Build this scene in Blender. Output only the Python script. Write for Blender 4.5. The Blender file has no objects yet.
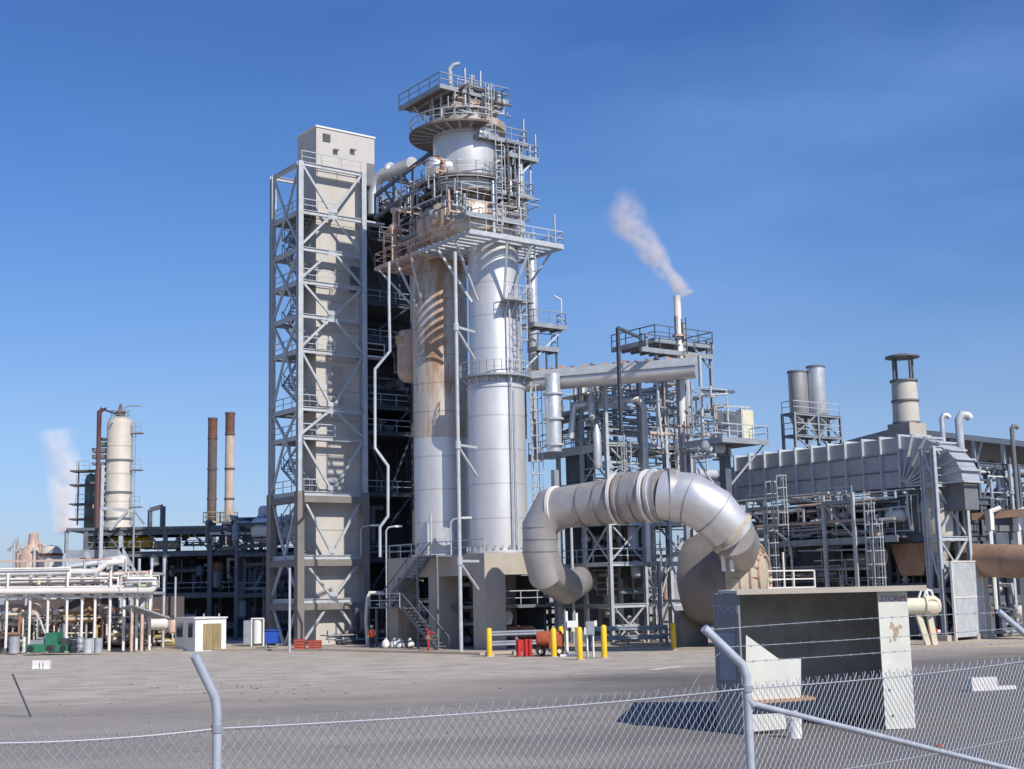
import bpy, math, random
from mathutils import Vector as V
R = random.Random(7)
S = bpy.context.scene
COL = S.collection
F = 1350.0; CX = 512.0; CY = 384.5; H = 4.0
TH = math.atan(205.5 / F); RO = math.radians(1.25)
_f = V((0, math.cos(TH), math.sin(TH))); _r0 = V((1, 0, 0)); _u0 = V((0, -math.sin(TH), math.cos(TH)))
UP = _u0 * math.cos(RO) + _r0 * math.sin(RO)
RT = _r0 * math.cos(RO) - _u0 * math.sin(RO)
FW = _f
CAM = V((0, 0, H))
def ray(px, py): return FW + RT * ((px - CX) / F) + UP * ((CY - py) / F)
def at(px, py, Y):
    d = ray(px, py); return CAM + d * (Y / d.y)
def G(px, py, z=0.0):
    d = ray(px, py); return CAM + d * ((z - H) / d.z)
def PL(px, py, A, dr):
    n = V((-dr.y, dr.x, 0)); d = ray(px, py)
    return CAM + d * (n.dot(A - CAM) / n.dot(d))
def ZV(p, py):
    k = (py - CY) / F; w = UP + FW * k
    return H - (p.x * w.x + p.y * w.y) / w.z
def FL(p): return V((p.x, p.y, 0))
def RAD(px, p): return px * p.y / 1365.0
AU = math.radians(53.4)
U = V((math.sin(AU), math.cos(AU), 0)); W = V((-math.cos(AU), math.sin(AU), 0))   # plant grid: U right and away, W left and away
Z = V((0, 0, 1))

# ------------------------------------------------------------------ materials
MATS = {}
def mat(name, col, rough=.6, metal=0.0, var=.18, ns=1.5, rust=0.0, rustcol=(.16, .065, .03), seam=0.0, streak=1.0, bump=0.0, spec=.4, dirt=.0):
    m = bpy.data.materials.new(name); m.use_nodes = True
    N = m.node_tree.nodes; L = m.node_tree.links
    b = N['Principled BSDF']
    b.inputs['Roughness'].default_value = rough; b.inputs['Metallic'].default_value = metal
    b.inputs['Specular IOR Level'].default_value = spec
    tc = N.new('ShaderNodeTexCoord'); mp = N.new('ShaderNodeMapping')
    mp.inputs['Scale'].default_value = (1, 1, streak)
    L.new(tc.outputs['Object'], mp.inputs[0])
    n1 = N.new('ShaderNodeTexNoise'); n1.inputs['Scale'].default_value = ns; n1.inputs['Detail'].default_value = 6; n1.inputs['Roughness'].default_value = .65
    L.new(mp.outputs[0], n1.inputs['Vector'])
    mr = N.new('ShaderNodeMapRange'); mr.inputs[1].default_value = .3; mr.inputs[2].default_value = .7
    mr.inputs[3].default_value = 1 - var; mr.inputs[4].default_value = 1 + var
    L.new(n1.outputs['Fac'], mr.inputs[0])
    mx = N.new('ShaderNodeMix'); mx.data_type = 'RGBA'; mx.blend_type = 'MULTIPLY'; mx.inputs[0].default_value = 1
    mx.inputs[6].default_value = (*col, 1); L.new(mr.outputs[0], mx.inputs[7])
    out = mx.outputs[2]
    if rust > 0:
        n2 = N.new('ShaderNodeTexNoise'); n2.inputs['Scale'].default_value = ns * .8; n2.inputs['Detail'].default_value = 8; n2.inputs['Roughness'].default_value = .7
        mp2 = N.new('ShaderNodeMapping'); mp2.inputs['Scale'].default_value = (1.6, 1.6, .28); mp2.inputs['Location'].default_value = (3.1, 7.7, 1.3)
        L.new(tc.outputs['Object'], mp2.inputs[0]); L.new(mp2.outputs[0], n2.inputs['Vector'])
        m2 = N.new('ShaderNodeMapRange'); m2.inputs[1].default_value = .68 - .3 * rust; m2.inputs[2].default_value = .80 - .3 * rust
        L.new(n2.outputs['Fac'], m2.inputs[0])
        x2 = N.new('ShaderNodeMix'); x2.data_type = 'RGBA'; L.new(m2.outputs[0], x2.inputs[0]); L.new(out, x2.inputs[6]); x2.inputs[7].default_value = (*rustcol, 1)
        out = x2.outputs[2]
        mm = N.new('ShaderNodeMath'); mm.operation = 'MULTIPLY_ADD'; mm.inputs[1].default_value = -metal; mm.inputs[2].default_value = metal
        L.new(m2.outputs[0], mm.inputs[0]); L.new(mm.outputs[0], b.inputs['Metallic'])
    if seam > 0:
        sp = N.new('ShaderNodeSeparateXYZ'); L.new(tc.outputs['Object'], sp.inputs[0])
        a = N.new('ShaderNodeMath'); a.operation = 'DIVIDE'; a.inputs[1].default_value = seam; L.new(sp.outputs[2], a.inputs[0])
        f = N.new('ShaderNodeMath'); f.operation = 'FRACT'; L.new(a.outputs[0], f.inputs[0])
        g = N.new('ShaderNodeMath'); g.operation = 'LESS_THAN'; g.inputs[1].default_value = .05; L.new(f.outputs[0], g.inputs[0])
        k = N.new('ShaderNodeMath'); k.operation = 'MULTIPLY'; k.inputs[1].default_value = .24 if name == 'alu' else .35; L.new(g.outputs[0], k.inputs[0])
        x3 = N.new('ShaderNodeMix'); x3.data_type = 'RGBA'; L.new(k.outputs[0], x3.inputs[0]); L.new(out, x3.inputs[6]); x3.inputs[7].default_value = (.12, .11, .1, 1)
        out = x3.outputs[2]
    L.new(out, b.inputs['Base Color'])
    # roughness breakup
    m4 = N.new('ShaderNodeMapRange'); m4.inputs[3].default_value = max(.05, rough - .1); m4.inputs[4].default_value = min(1, rough + .12)
    L.new(n1.outputs['Fac'], m4.inputs[0]); L.new(m4.outputs[0], b.inputs['Roughness'])
    if bump > 0:
        bp = N.new('ShaderNodeBump'); bp.inputs['Strength'].default_value = bump; bp.inputs['Distance'].default_value = .05
        L.new(n1.outputs['Fac'], bp.inputs['Height']); L.new(bp.outputs[0], b.inputs['Normal'])
    MATS[name] = m
    return m
mat('galv', (.47, .50, .52), .5, .15, .15, 2.0, rust=.12)
mat('galvdull', (.29, .32, .35), .6, .15, .2, 1.5, rust=.16)
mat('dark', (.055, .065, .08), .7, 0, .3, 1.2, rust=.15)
mat('darkblue', (.11, .13, .16), .65, .1, .25, 1.0, rust=.12)
mat('midgrey', (.17, .18, .19), .65, .1, .2, 1.0, rust=.12)
mat('panel', (.44, .45, .475), .5, .45, .16, .8, rust=.05, seam=1.35)
mat('alu', (.66, .65, .64), .42, .45, .08, .6, seam=2.4, streak=.35)
mat('alusm', (.66, .67, .68), .42, .6, .12, 2.0)
mat('alurust', (.56, .50, .43), .5, .3, .18, .75, rust=.66, rustcol=(.36, .22, .13), seam=2.1, streak=.4)
mat('duct', (.42, .40, .385), .47, .48, .14, .5, rust=.34, rustcol=(.2, .13, .10))
mat('ductalu', (.70, .68, .67), .4, .6, .12, .6, rust=.08, rustcol=(.3, .2, .15))
mat('concrete', (.44, .39, .33), .85, 0, .14, .5, bump=.15, streak=.5)
mat('shaftwall', (.52, .495, .455), .85, 0, .10, .35, streak=.4, rust=.04, rustcol=(.3, .2, .12))
mat('concdark', (.21, .195, .18), .9, 0, .18, .8, bump=.15)
mat('rustpaint', (.33, .17, .11), .75, 0, .3, 1.2, rust=.45)
mat('palerust', (.52, .38, .31), .7, 0, .25, 1.2, rust=.3, rustcol=(.3, .13, .08))
mat('browndrum', (.33, .21, .14), .6, 0, .25, .6, rust=.3)
mat('brownpipe', (.10, .045, .045), .6, 0, .2, 1)
mat('deckbrown', (.15, .13, .115), .75, 0, .3, 2, rust=.4)
mat('chimrust', (.15, .07, .05), .75, 0, .25, 1.5, rust=.2)
mat('chimdark', (.12, .095, .09), .75, 0, .3, 1.0, rust=.2)
mat('chimpale', (.48, .39, .33), .75, 0, .2, 1.0, rust=.15)
mat('beige', (.56, .52, .45), .6, .05, .12, .8, rust=.08, seam=2.8)
mat('whitepipe', (.72, .68, .63), .5, 0, .1, 1.5, rust=.05)
mat('white', (.74, .73, .70), .5, 0, .06, 2.5, rust=.03)
mat('creamdull', (.44, .39, .29), .65, 0, .2, 1.5, rust=.25)
mat('ductdark', (.21, .19, .175), .6, .25, .2, .5, rust=.22, rustcol=(.13, .08, .05))
mat('steelgrey', (.14, .155, .175), .6, .1, .2, 1.0, rust=.15)
mat('cream', (.66, .62, .47), .55, 0, .1, 2, rust=.05)
mat('yellow', (.72, .47, .02), .5, 0, .12, 3, rust=.08)
mat('yellowdull', (.40, .32, .15), .6, 0, .2, 3, rust=.1)
mat('red', (.45, .03, .03), .5, 0, .2, 3, rust=.06)
mat('orange', (.40, .10, .04), .5, 0, .2, 3, rust=.06)
mat('green', (.03, .17, .10), .55, 0, .25, 2, rust=.03)
mat('greendull', (.12, .17, .13), .7, 0, .25, 1, rust=.2)
mat('blue', (.02, .08, .42), .5, 0, .15, 3)
mat('drumgrey', (.38, .40, .44), .5, .2, .2, 2, rust=.12)
mat('wood', (.30, .23, .12), .8, 0, .3, 3, streak=.2)
mat('rubber', (.03, .03, .03), .8, 0, .1, 3)
mat('glass', (.05, .07, .09), .12, 0, .1, 1, spec=.7)
mat('textred', (.45, .14, .12), .7, 0, .25, 8)
mat('textpale', (.42, .44, .48), .7, 0, .2, 8)
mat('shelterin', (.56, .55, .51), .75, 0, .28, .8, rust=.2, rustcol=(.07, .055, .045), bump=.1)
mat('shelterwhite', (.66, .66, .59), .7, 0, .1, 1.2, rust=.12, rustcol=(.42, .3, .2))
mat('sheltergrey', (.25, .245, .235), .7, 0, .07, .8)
mat('plank', (.42, .24, .13), .8, 0, .25, 3)
mat('skin', (.42, .25, .17), .6, 0, .05, 5)
mat('hivis', (.8, .16, .05), .8, 0, .08, 5)
mat('navy', (.025, .03, .05), .85, 0, .15, 5)
mat('fencewire', (.38, .40, .44), .5, .2, .1, 5)
mat('fencepost', (.46, .50, .56), .5, .3, .14, 6, rust=.05)
mat('stain', (.47, .34, .24), .9, 0, .4, 12, rust=.4)

# ------------------------------------------------------------------ mesh builder
class MB:
    def __init__(s): s.v = []; s.f = []; s.sm = []
    def _add(s, vs, fs, smooth=False):
        o = len(s.v); s.v += [tuple(p) for p in vs]
        for f in fs: s.f.append([o + i for i in f]); s.sm.append(smooth)
    def obox(s, c, ax, ay, az):            # centre and half axes
        vs = [c + ax * i + ay * j + az * k for i in (-1, 1) for j in (-1, 1) for k in (-1, 1)]
        fs = [(0, 1, 3, 2), (4, 6, 7, 5), (0, 4, 5, 1), (2, 3, 7, 6), (0, 2, 6, 4), (1, 5, 7, 3)]
        if ax.cross(ay).dot(az) < 0: fs = [f[::-1] for f in fs]
        s._add(vs, fs); return s
    def fbox(s, A, s0, s1, t0, t1, z0, z1, u=None, w=None):   # box in a plan frame
        u = u or U; w = w or W
        c = V((A.x, A.y, 0)) + u * ((s0 + s1) / 2) + w * ((t0 + t1) / 2) + Z * ((z0 + z1) / 2)
        return s.obox(c, u * ((s1 - s0) / 2), w * ((t1 - t0) / 2), Z * ((z1 - z0) / 2))
    def beam(s, a, b, w=.2, h=None, side=None):
        h = h or w; d = (b - a); l = d.length
        if l < 1e-5: return s
        d = d / l
        q = side.copy() if side else d.cross(Z)
        if q.length < 1e-3: q = U.copy()
        q = (q - d * q.dot(d)); q.normalize(); n = q.cross(d)
        return s.obox((a + b) / 2, d * (l / 2), q * (w / 2), n * (h / 2))
    def hbeam(s, a, b, w=.3, h=.3, t=.05, side=None):
        d = (b - a).normalized(); q = side.copy() if side else d.cross(Z)
        if q.length < 1e-3: q = U.copy()
        q = q - d * q.dot(d); q.normalize(); n = q.cross(d)
        l = (b - a).length / 2; c = (a + b) / 2
        s.obox(c + n * (h / 2 - t / 2), d * l, q * (w / 2), n * (t / 2))
        s.obox(c - n * (h / 2 - t / 2), d * l, q * (w / 2), n * (t / 2))
        s.obox(c, d * l, q * (t / 2), n * (h / 2 - t - .001))
        return s
    def tube(s, pts, r, seg=8, cap=True, radii=None, smooth=True):
        pts = [V(p) for p in pts]; n = len(pts); base = len(s.v)
        ref = None
        rings = []
        for i, p in enumerate(pts):
            if i == 0: d = pts[1] - p
            elif i == n - 1: d = p - pts[i - 1]
            else: d = (pts[i + 1] - p).normalized() + (p - pts[i - 1]).normalized()
            d.normalize()
            if ref is None:
                ref = d.cross(Z)
                if ref.length < 1e-2: ref = d.cross(V((1, 0, 0)))
            q = ref - d * ref.dot(d); q.normalize(); ref = q; m = d.cross(q)
            rr = radii[i] if radii else r
            k = 1.0
            if 0 < i < n - 1:
                c = (pts[i + 1] - p).normalized().dot(d); k = 1 / max(c, .5)
                # stretch in the bend direction
                bd = (pts[i + 1] - p).normalized() - (p - pts[i - 1]).normalized()
                bd = bd - d * bd.dot(d)
                if bd.length > 1e-4: bd.normalize()
                else: bd = None
            else: bd = None
            ring = []
            for j in range(seg):
                a = 2 * math.pi * j / seg
                o = (q * math.cos(a) + m * math.sin(a)) * rr
                if bd is not None: o = o + bd * (o.dot(bd) * (k - 1))
                ring.append(p + o)
            rings.append(ring)
        vs = [p for r_ in rings for p in r_]
        fs = []
        for i in range(n - 1):
            for j in range(seg):
                k2 = (j + 1) % seg
                fs.append((i * seg + j, i * seg + k2, (i + 1) * seg + k2, (i + 1) * seg + j))
        s._add(vs, fs, smooth)
        if cap:
            s._add(rings[0], [tuple(range(seg))[::-1]]); s._add(rings[-1], [tuple(range(seg))])
        return s
    def lathe(s, c, prof, seg=32, axis=None, smooth=True):
        axis = (axis or Z).normalized()
        q = axis.cross(V((1, 0, 0)));
        if q.length < .1: q = axis.cross(V((0, 1, 0)))
        q.normalize(); m = axis.cross(q)
        vs = []
        for r, z in prof:
            for j in range(seg):
                a = 2 * math.pi * j / seg
                vs.append(c + axis * z + (q * math.cos(a) + m * math.sin(a)) * max(r, .0005))
        fs = []
        for i in range(len(prof) - 1):
            for j in range(seg):
                k = (j + 1) % seg
                fs.append((i * seg + j, i * seg + k, (i + 1) * seg + k, (i + 1) * seg + j))
        s._add(vs, fs, smooth)
        return s
    def prism(s, poly, dvec):               # polygon (world points) pushed along dvec
        n = len(poly); vs = list(poly) + [p + dvec for p in poly]
        fs = [tuple(range(n))[::-1], tuple(range(n, 2 * n))] + [(i, (i + 1) % n, n + (i + 1) % n, n + i) for i in range(n)]
        s._add(vs, fs); return s
    def build(s, name, m, parent=None, offs=None):
        me = bpy.data.meshes.new(name)
        o0 = V((0, 0, 0))
        if parent is not None:
            o0 = V(parent['_o']) if '_o' in parent else V((0, 0, 0))
        elif offs is not None: o0 = offs
        else:
            xs = [p[0] for p in s.v]; ys = [p[1] for p in s.v]; zs = [p[2] for p in s.v]
            o0 = V(((min(xs) + max(xs)) / 2, (min(ys) + max(ys)) / 2, min(zs)))
        me.from_pydata([(p[0] - o0.x, p[1] - o0.y, p[2] - o0.z) for p in s.v], [], s.f)
        me.polygons.foreach_set('use_smooth', s.sm)
        me.materials.append(MATS[m] if isinstance(m, str) else m)
        me.update()
        o = bpy.data.objects.new(name, me); COL.objects.link(o)
        if parent is not None: o.parent = parent; o['_o'] = tuple(o0)
        else: o.location = o0; o['_o'] = tuple(o0)
        return o
def smooth_fix():
    for me in bpy.data.meshes:
        try: me.set_sharp_from_angle(angle=math.radians(38))
        except Exception: pass
def tag(o, label=None, cat=None, group=None, kind=None):
    if label: o['label'] = label
    if cat: o['category'] = cat
    if group: o['group'] = group
    if kind: o['kind'] = kind
    return o
def thing(name, loc, label, cat, group=None):
    o = bpy.data.objects.new(name, None); COL.objects.link(o); o.location = loc
    o.empty_display_size = .5; o['_o'] = tuple(loc)
    return tag(o, label, cat, group)
def copy_tree(o, parent=None):
    c = o.copy(); COL.objects.link(c); c.parent = parent
    for ch in [x for x in bpy.data.objects if x.parent == o]: copy_tree(ch, c)
    return c

# ------------------------------------------------------------------ builders of typical parts
def rail(pts, h=.95, r=.033, step=1.6, closed=False):
    mb = MB(); P = list(pts) + ([pts[0]] if closed else [])
    for a, b in zip(P[:-1], P[1:]):
        n = max(1, round((b - a).length / step))
        for i in range(n + 1):
            p = a.lerp(b, i / n); mb.beam(p, p + Z * h, r * 1.6)
        mb.beam(a + Z * h, b + Z * h, r * 2); mb.beam(a + Z * h * .5, b + Z * h * .5, r * 1.5)
    return mb
def deck(A, s0, s1, t0, t1, z, th=.12, u=None, w=None):
    return MB().fbox(A, s0, s1, t0, t1, z - th, z, u, w)
def slat_deck(A, s0, s1, t0, t1, z, pitch=.75, wd=.34, th=.1, joist=.22):
    mb = MB(); t = t0
    while t + wd <= t1:
        mb.fbox(A, s0, s1, t, t + wd, z - th, z); t += pitch
    mb.fbox(A, s0, s1, t0 - .05, t0 + .07, z - th - joist, z + .02); mb.fbox(A, s0, s1, t1 - .07, t1 + .05, z - th - joist, z + .02)
    for i in range(4):
        s = s0 + (s1 - s0) * i / 3
        mb.fbox(A, s - .07, s + .07, t0, t1, z - th - joist - .003, z - th - .002)
    return mb
def ladder(base, z1, out, cage=True, wd=.45, r=.03):
    mb = MB(); base = V(base); z0 = base.z; q = V((-out.y, out.x, 0))
    h = z1 - z0
    for sg in (-1, 1):
        p = base + q * (sg * wd / 2); mb.beam(p, p + Z * h, r * 2.2)
    n = int(h / .4)
    for i in range(n + 1):
        p = base + Z * (i * .4); mb.beam(p - q * wd / 2, p + q * wd / 2, r * 1.3)
    if cage and h > 3:
        zc = 2.2
        while zc <= h + .3:
            c = base + Z * zc; pts = [c + (q * math.cos(a) * .38 + out * (.05 + math.sin(a) * .7)) for a in [math.pi * k / 6 for k in range(7)]]
            for a, b in zip(pts[:-1], pts[1:]): mb.beam(a, b, r * 1.8)
            zc += .9
        for k in (1, 3, 5):
            a = math.pi * k / 6; o = q * math.cos(a) * .38 + out * (.05 + math.sin(a) * .7)
            mb.beam(base + o + Z * 2.2, base + o + Z * (zc - .9), r * 1.6)
    return mb
def stairs(a, b, wd=.9, perp=None):
    mb = MB(); d = b - a; p = perp if perp else V((-d.y, d.x, 0)).normalized()
    for sg in (-1, 1):
        mb.beam(a + p * sg * wd / 2, b + p * sg * wd / 2, .06, .22)
        mb.beam(a + p * sg * wd / 2 + Z * .95, b + p * sg * wd / 2 + Z * .95, .06)
        for k in range(4):
            c = a.lerp(b, k / 3) + p * sg * wd / 2; mb.beam(c, c + Z * .95, .05)
    n = max(3, int(abs(d.z) / .22))
    for i in range(n):
        c = a.lerp(b, (i + .5) / n)
        hd = V((d.x, d.y, 0)).normalized()
        mb.obox(c, p * wd / 2, hd * .13, Z * .02)
    return mb
def frame(root, A, ss, ts, zs, m='galvdull', cw=.28, bw=.26, u=None, w=None, braces=None, sidebraces=None, floors=(), fm='midgrey', colbase=None, cm=None, rails=True, railm='galv', inner=False, bg=.13):
    """steel frame: columns on a grid, beams at levels, braces on the front (along u) and on the left side (along w)"""
    u = u or U; w = w or W; A = FL(A)
    P = lambda s, t, z: A + u * s + w * t + Z * z
    sl = [ss[0], ss[-1]] if not inner else ss
    z0 = zs[0]; ztop = zs[-1]
    for s in ss:
        for t in ts:
            if colbase:
                MB().fbox(P(s, t, 0), -.29, .29, -.29, .29, z0, colbase, u, w).build('column_casing', 'concdark', root)
                MB().hbeam(P(s, t, colbase), P(s, t, ztop), cw, cw, .06, side=u).build('column', m, root)
            else:
                MB().hbeam(P(s, t, z0), P(s, t, ztop), cw, cw, .06, side=u).build('column', m, root)
    for z in zs[1:]:
        for t in (ts[0], ts[-1]):
            MB().hbeam(P(ss[0], t, z - bw / 2), P(ss[-1], t, z - bw / 2), bw * .7, bw, .05, side=w).build('beam', m, root)
        for s in (ss[0], ss[-1]):
            MB().hbeam(P(s, ts[0], z - bw / 2 - .004), P(s, ts[-1], z - bw / 2 - .004), bw * .7, bw, .05, side=u).build('beam', m, root)
    g = bg
    def brace(pa, pb): MB().beam(pa, pb, g, g).build('brace', m, root)
    if braces:
        for (za, zb, kind, s0, s1, t) in braces:
            mid = (s0 + s1) / 2
            gz = za + .12 if kind == 'V' else zb - .45
            if kind in 'VA' and bg > .12: MB().fbox(A, mid - .42, mid + .42, t - g / 2 - .035, t - g / 2 - .005, gz, gz + .34, u, w).build('gusset_plate', m, root)
            if kind == 'V': brace(P(s0, t, zb), P(mid, t, za)); brace(P(s1, t, zb), P(mid, t, za))
            elif kind == 'A': brace(P(s0, t, za), P(mid, t, zb)); brace(P(s1, t, za), P(mid, t, zb))
            elif kind == 'X': brace(P(s0, t, za), P(s1, t, zb)); brace(P(s0, t + .12, zb), P(s1, t + .12, za))
            elif kind == '/': brace(P(s0, t, za), P(s1, t, zb))
            else: brace(P(s0, t, zb), P(s1, t, za))
    if sidebraces:
        for (za, zb, kind, t0, t1, s) in sidebraces:
            mid = (t0 + t1) / 2
            if kind == 'V': brace(P(s, t0, zb), P(s, mid, za)); brace(P(s, t1, zb), P(s, mid, za))
            elif kind == 'A': brace(P(s, t0, za), P(s, mid, zb)); brace(P(s, t1, za), P(s, mid, zb))
            elif kind == 'X': brace(P(s, t0, za), P(s, t1, zb)); brace(P(s + .12, t0, zb), P(s + .12, t1, za))
            elif kind == '/': brace(P(s, t0, za), P(s, t1, zb))
            else: brace(P(s, t0, zb), P(s, t1, za))
    for z in floors:
        deck(A, ss[0] + .16, ss[-1] - .16, ts[0] + .16, ts[-1] - .16, z - .02, .1, u, w).build('floor_grating', fm, root)
        if rails:
            rail([P(ss[0], ts[-1], z), P(ss[0], ts[0], z), P(ss[-1], ts[0], z)]).build('handrail', railm, root)
def clutter(root, A, s0, s1, t0, t1, z0, z1, n, mats, rmin=.05, rmax=.18, nv=0, u=None, w=None, rng=R, vert=.5):
    u = u or U; w = w or W; A = FL(A)
    P = lambda s, t, z: A + u * s + w * t + Z * z
    for i in range(n):
        r = rmin + (rmax - rmin) * rng.random() ** 2
        s, t, z = rng.uniform(s0, s1), rng.uniform(t0, t1), rng.uniform(z0, z1)
        pts = [P(s, t, z)]
        ax = 2 if rng.random() < vert else rng.choice((0, 1))
        for k in range(rng.choice((2, 3, 4))):
            if ax == 2: z = rng.uniform(z0, z1)
            elif ax == 0: s = rng.uniform(s0, s1)
            else: t = rng.uniform(t0, t1)
            q = P(s, t, z)
            if (q - pts[-1]).length > r * 4: pts.append(q)
            ax = rng.choice([a for a in (0, 1, 2, 2) if a != ax])
        if len(pts) < 2: continue
        mb = MB().tube(pts, r, 8)
        for a, b in zip(pts[:-1], pts[1:]):
            if (b - a).length > 1.5:
                c = a.lerp(b, rng.uniform(.3, .7)); d = (b - a).normalized()
                mb.tube([c - d * .05, c + d * .05], r * 1.7, 8)
        mb.build('pipe', rng.choice(mats), root)
    for i in range(nv):
        s, t, z = rng.uniform(s0, s1), rng.uniform(t0, t1), rng.uniform(z0, z1)
        r = rng.uniform(.2, .55); h = rng.uniform(.6, 1.8)
        if rng.random() < .55:
            MB().lathe(P(s, t, z), [(0, -.1), (r * .6, -.05), (r, .1), (r, h), (r * .6, h + .2), (0, h + .25)], 14).build('drum', rng.choice(mats), root)
        else:
            d = rng.choice((u, w))
            MB().lathe(P(s, t, z), [(0, -.2), (r * .7, -.1), (r, .05), (r, h * 1.3), (r * .7, h * 1.3 + .15), (0, h * 1.3 + .2)], 14, axis=d).build('drum', rng.choice(mats), root)
def lamp(name, base, z1, armdir, label, m='galv', arm=1.0, group='yard lamps on poles'):
    t = thing(name, V(base), label, 'lamp', group)
    b = V(base)
    MB().tube([b, V((b.x, b.y, z1)), V((b.x, b.y, z1)) + Z * .25 + armdir * .2, V((b.x, b.y, z1)) + Z * .35 + armdir * arm], .06, 8).build('pole', m, t)
    c = V((b.x, b.y, z1)) + Z * .33 + armdir * (arm + .25)
    q = V((-armdir.y, armdir.x, 0))
    MB().obox(c, armdir * .34, q * .13, Z * .07).build('lamp_head', 'white', t)
    return t
# ================================================================== LIFT TOWER
A = G(299, 648.3)
P = lambda s, t, z=0: FL(A) + U * s + W * t + Z * z
ly = [648.5, 599, 555, 491, 435, 406, 348, 313, 279, 246, 209, 161]
lz = [0] + [ZV(A, y) for y in ly[1:]]
def s_at(px, py, t=0):                       # distance along U of a pixel column on the plane t
    q = PL(px, py, P(0, t), U); return (q - P(0, t)).dot(U)
Lw = s_at(364, 400); Ld = (PL(272, 400, A, W) - FL(A)).dot(W)
fr = thing('stair_tower', P(0, 0), 'tall galvanised steel stair frame with diagonal braces wrapped round the concrete lift tower', 'stair tower')
kin = ['A', 'V', 'V', 'V', 'A', 'V', 'A', 'V', 'A', 'A', 'V']
br = [(lz[i], lz[i + 1], kin[i], 0, Lw, 0) for i in range(11)]
sb = [(lz[i], lz[i + 1], ('A' if i % 2 else 'V'), 0, Ld, 0) for i in range(11)]
frame(fr, A, [0, Lw], [0, Ld], lz, m='galv', cw=.42, bw=.34, braces=br, sidebraces=sb, colbase=lz[3], bg=.17)
for z in lz[1:4]:
    MB().fbox(A, -.2, Lw + .2, -.26, .3, z - .85, z - .36).build('casing_beam', 'concdark', fr)
    MB().fbox(A, -.26, .3, .31, Ld + .1, z - .85, z - .36).build('casing_beam', 'concdark', fr)
for z in (lz[3], lz[5], lz[6], lz[8], lz[10], lz[4]):      # landings in the left bay and in front of the shaft
    deck(A, .2, 1.9, .2, Ld - .2, z - .02, .1).build('landing', 'midgrey', fr)
    rail([P(.15, Ld - .2, z), P(.15, .1, z), P(Lw * .55, .1, z)]).build('handrail', 'galv', fr)
for i in (2, 3, 5, 6, 8, 9):
    za, zb = lz[i], lz[i + 1]
    if i in (6, 8): zb = lz[i + 2]
    stairs(P(.9, .7, za), P(.9, Ld - .6, (za + zb) / 2), .7).build('stair_flight', 'galvdull', fr)
    stairs(P(1.1, Ld - .6, (za + zb) / 2), P(1.1, .7, zb), .7).build('stair_flight', 'galvdull', fr)
for z in (lz[10], lz[6]):
    deck(A, Lw - .2, Lw + 2.0, -.1, 1.0, z - .05, .14).build('cantilever_platform', 'galv', fr)
rail([P(Lw + .2, .9, lz[6]), P(Lw + .2, -.05, lz[6]), P(Lw + 1.9, -.05, lz[6])]).build('handrail', 'galv', fr)
# shaft
sh0 = 1.95; t0s = .95
sw = s_at(360, 400, t0s) - sh0
ct = thing('lift_tower', P(sh0, t0s), 'tall pale concrete lift shaft topped by a white machine room with a small grille', 'lift tower')
zt = ZV(P(sh0, t0s), 127); zr = ZV(P(sh0, t0s), 176)
MB().fbox(A, sh0, sh0 + sw, t0s, t0s + 3.0, 0, zr).build('shaft', 'shaftwall', ct)
rw = s_at(374, 150, t0s) - sh0
mr_ = MB().fbox(A, sh0 - .02, sh0 + rw, t0s - .06, t0s + 3.2, zr, zt).build('machine_room', 'shaftwall', ct)
MB().fbox(A, sh0 - .1, sh0 + rw + .08, t0s - .14, t0s + 3.3, zt, zt + .14).build('roof_trim', 'white', mr_)
q = PL(326, 138, P(0, t0s), U); sv = (q - P(0, t0s)).dot(U)
gm = MB()
for k in range(6): gm.fbox(A, sv - .35, sv + .35, t0s - .16, t0s - .07, q.z - .3 + k * .11, q.z - .3 + k * .11 + .06)
gm.build('vent_grille', 'midgrey', mr_)
MB().fbox(A, sh0 + rw - .75, sh0 + rw - .003, t0s - .1, t0s - .065, zr + .05, zr + 1.9).build('door', 'midgrey', mr_)
for px in (334, 351):
    q = PL(px, 151, P(0, t0s), U); sv = (q - P(0, t0s)).dot(U)
    MB().fbox(A, sv - .15, sv + .3, t0s - .45, t0s - .07, q.z, q.z + .1).build('wall_lamp', 'galvdull', mr_)
rail([P(.2, .1, lz[11]), P(Lw - .1, .1, lz[11])]).build('handrail', 'galv', fr)
for y in (170, 222, 268, 300, 330, 360, 390, 420, 455, 500, 530, 575):      # horizontal joints standing proud
    z = ZV(P(sh0, t0s), y)
    MB().fbox(A, sh0 - .03, sh0 + sw + .03, t0s - .03, t0s + .02, z, z + .07).build('joint_band', 'concrete', ct)
q = PL(337, 385, P(0, t0s), U); sv = (q - P(0, t0s)).dot(U); z = ZV(P(sh0, t0s), 402)
MB().fbox(A, sv - .5, sv + .5, t0s - .07, t0s - .035, z, z + 3.0).build('door', 'concrete', ct)
MB().fbox(A, sh0 + sw - .9, sh0 + sw + .02, t0s - .25, t0s - .04, ZV(P(sh0, t0s), 288), ZV(P(sh0, t0s), 262)).build('junction_box', 'midgrey', ct)

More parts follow.
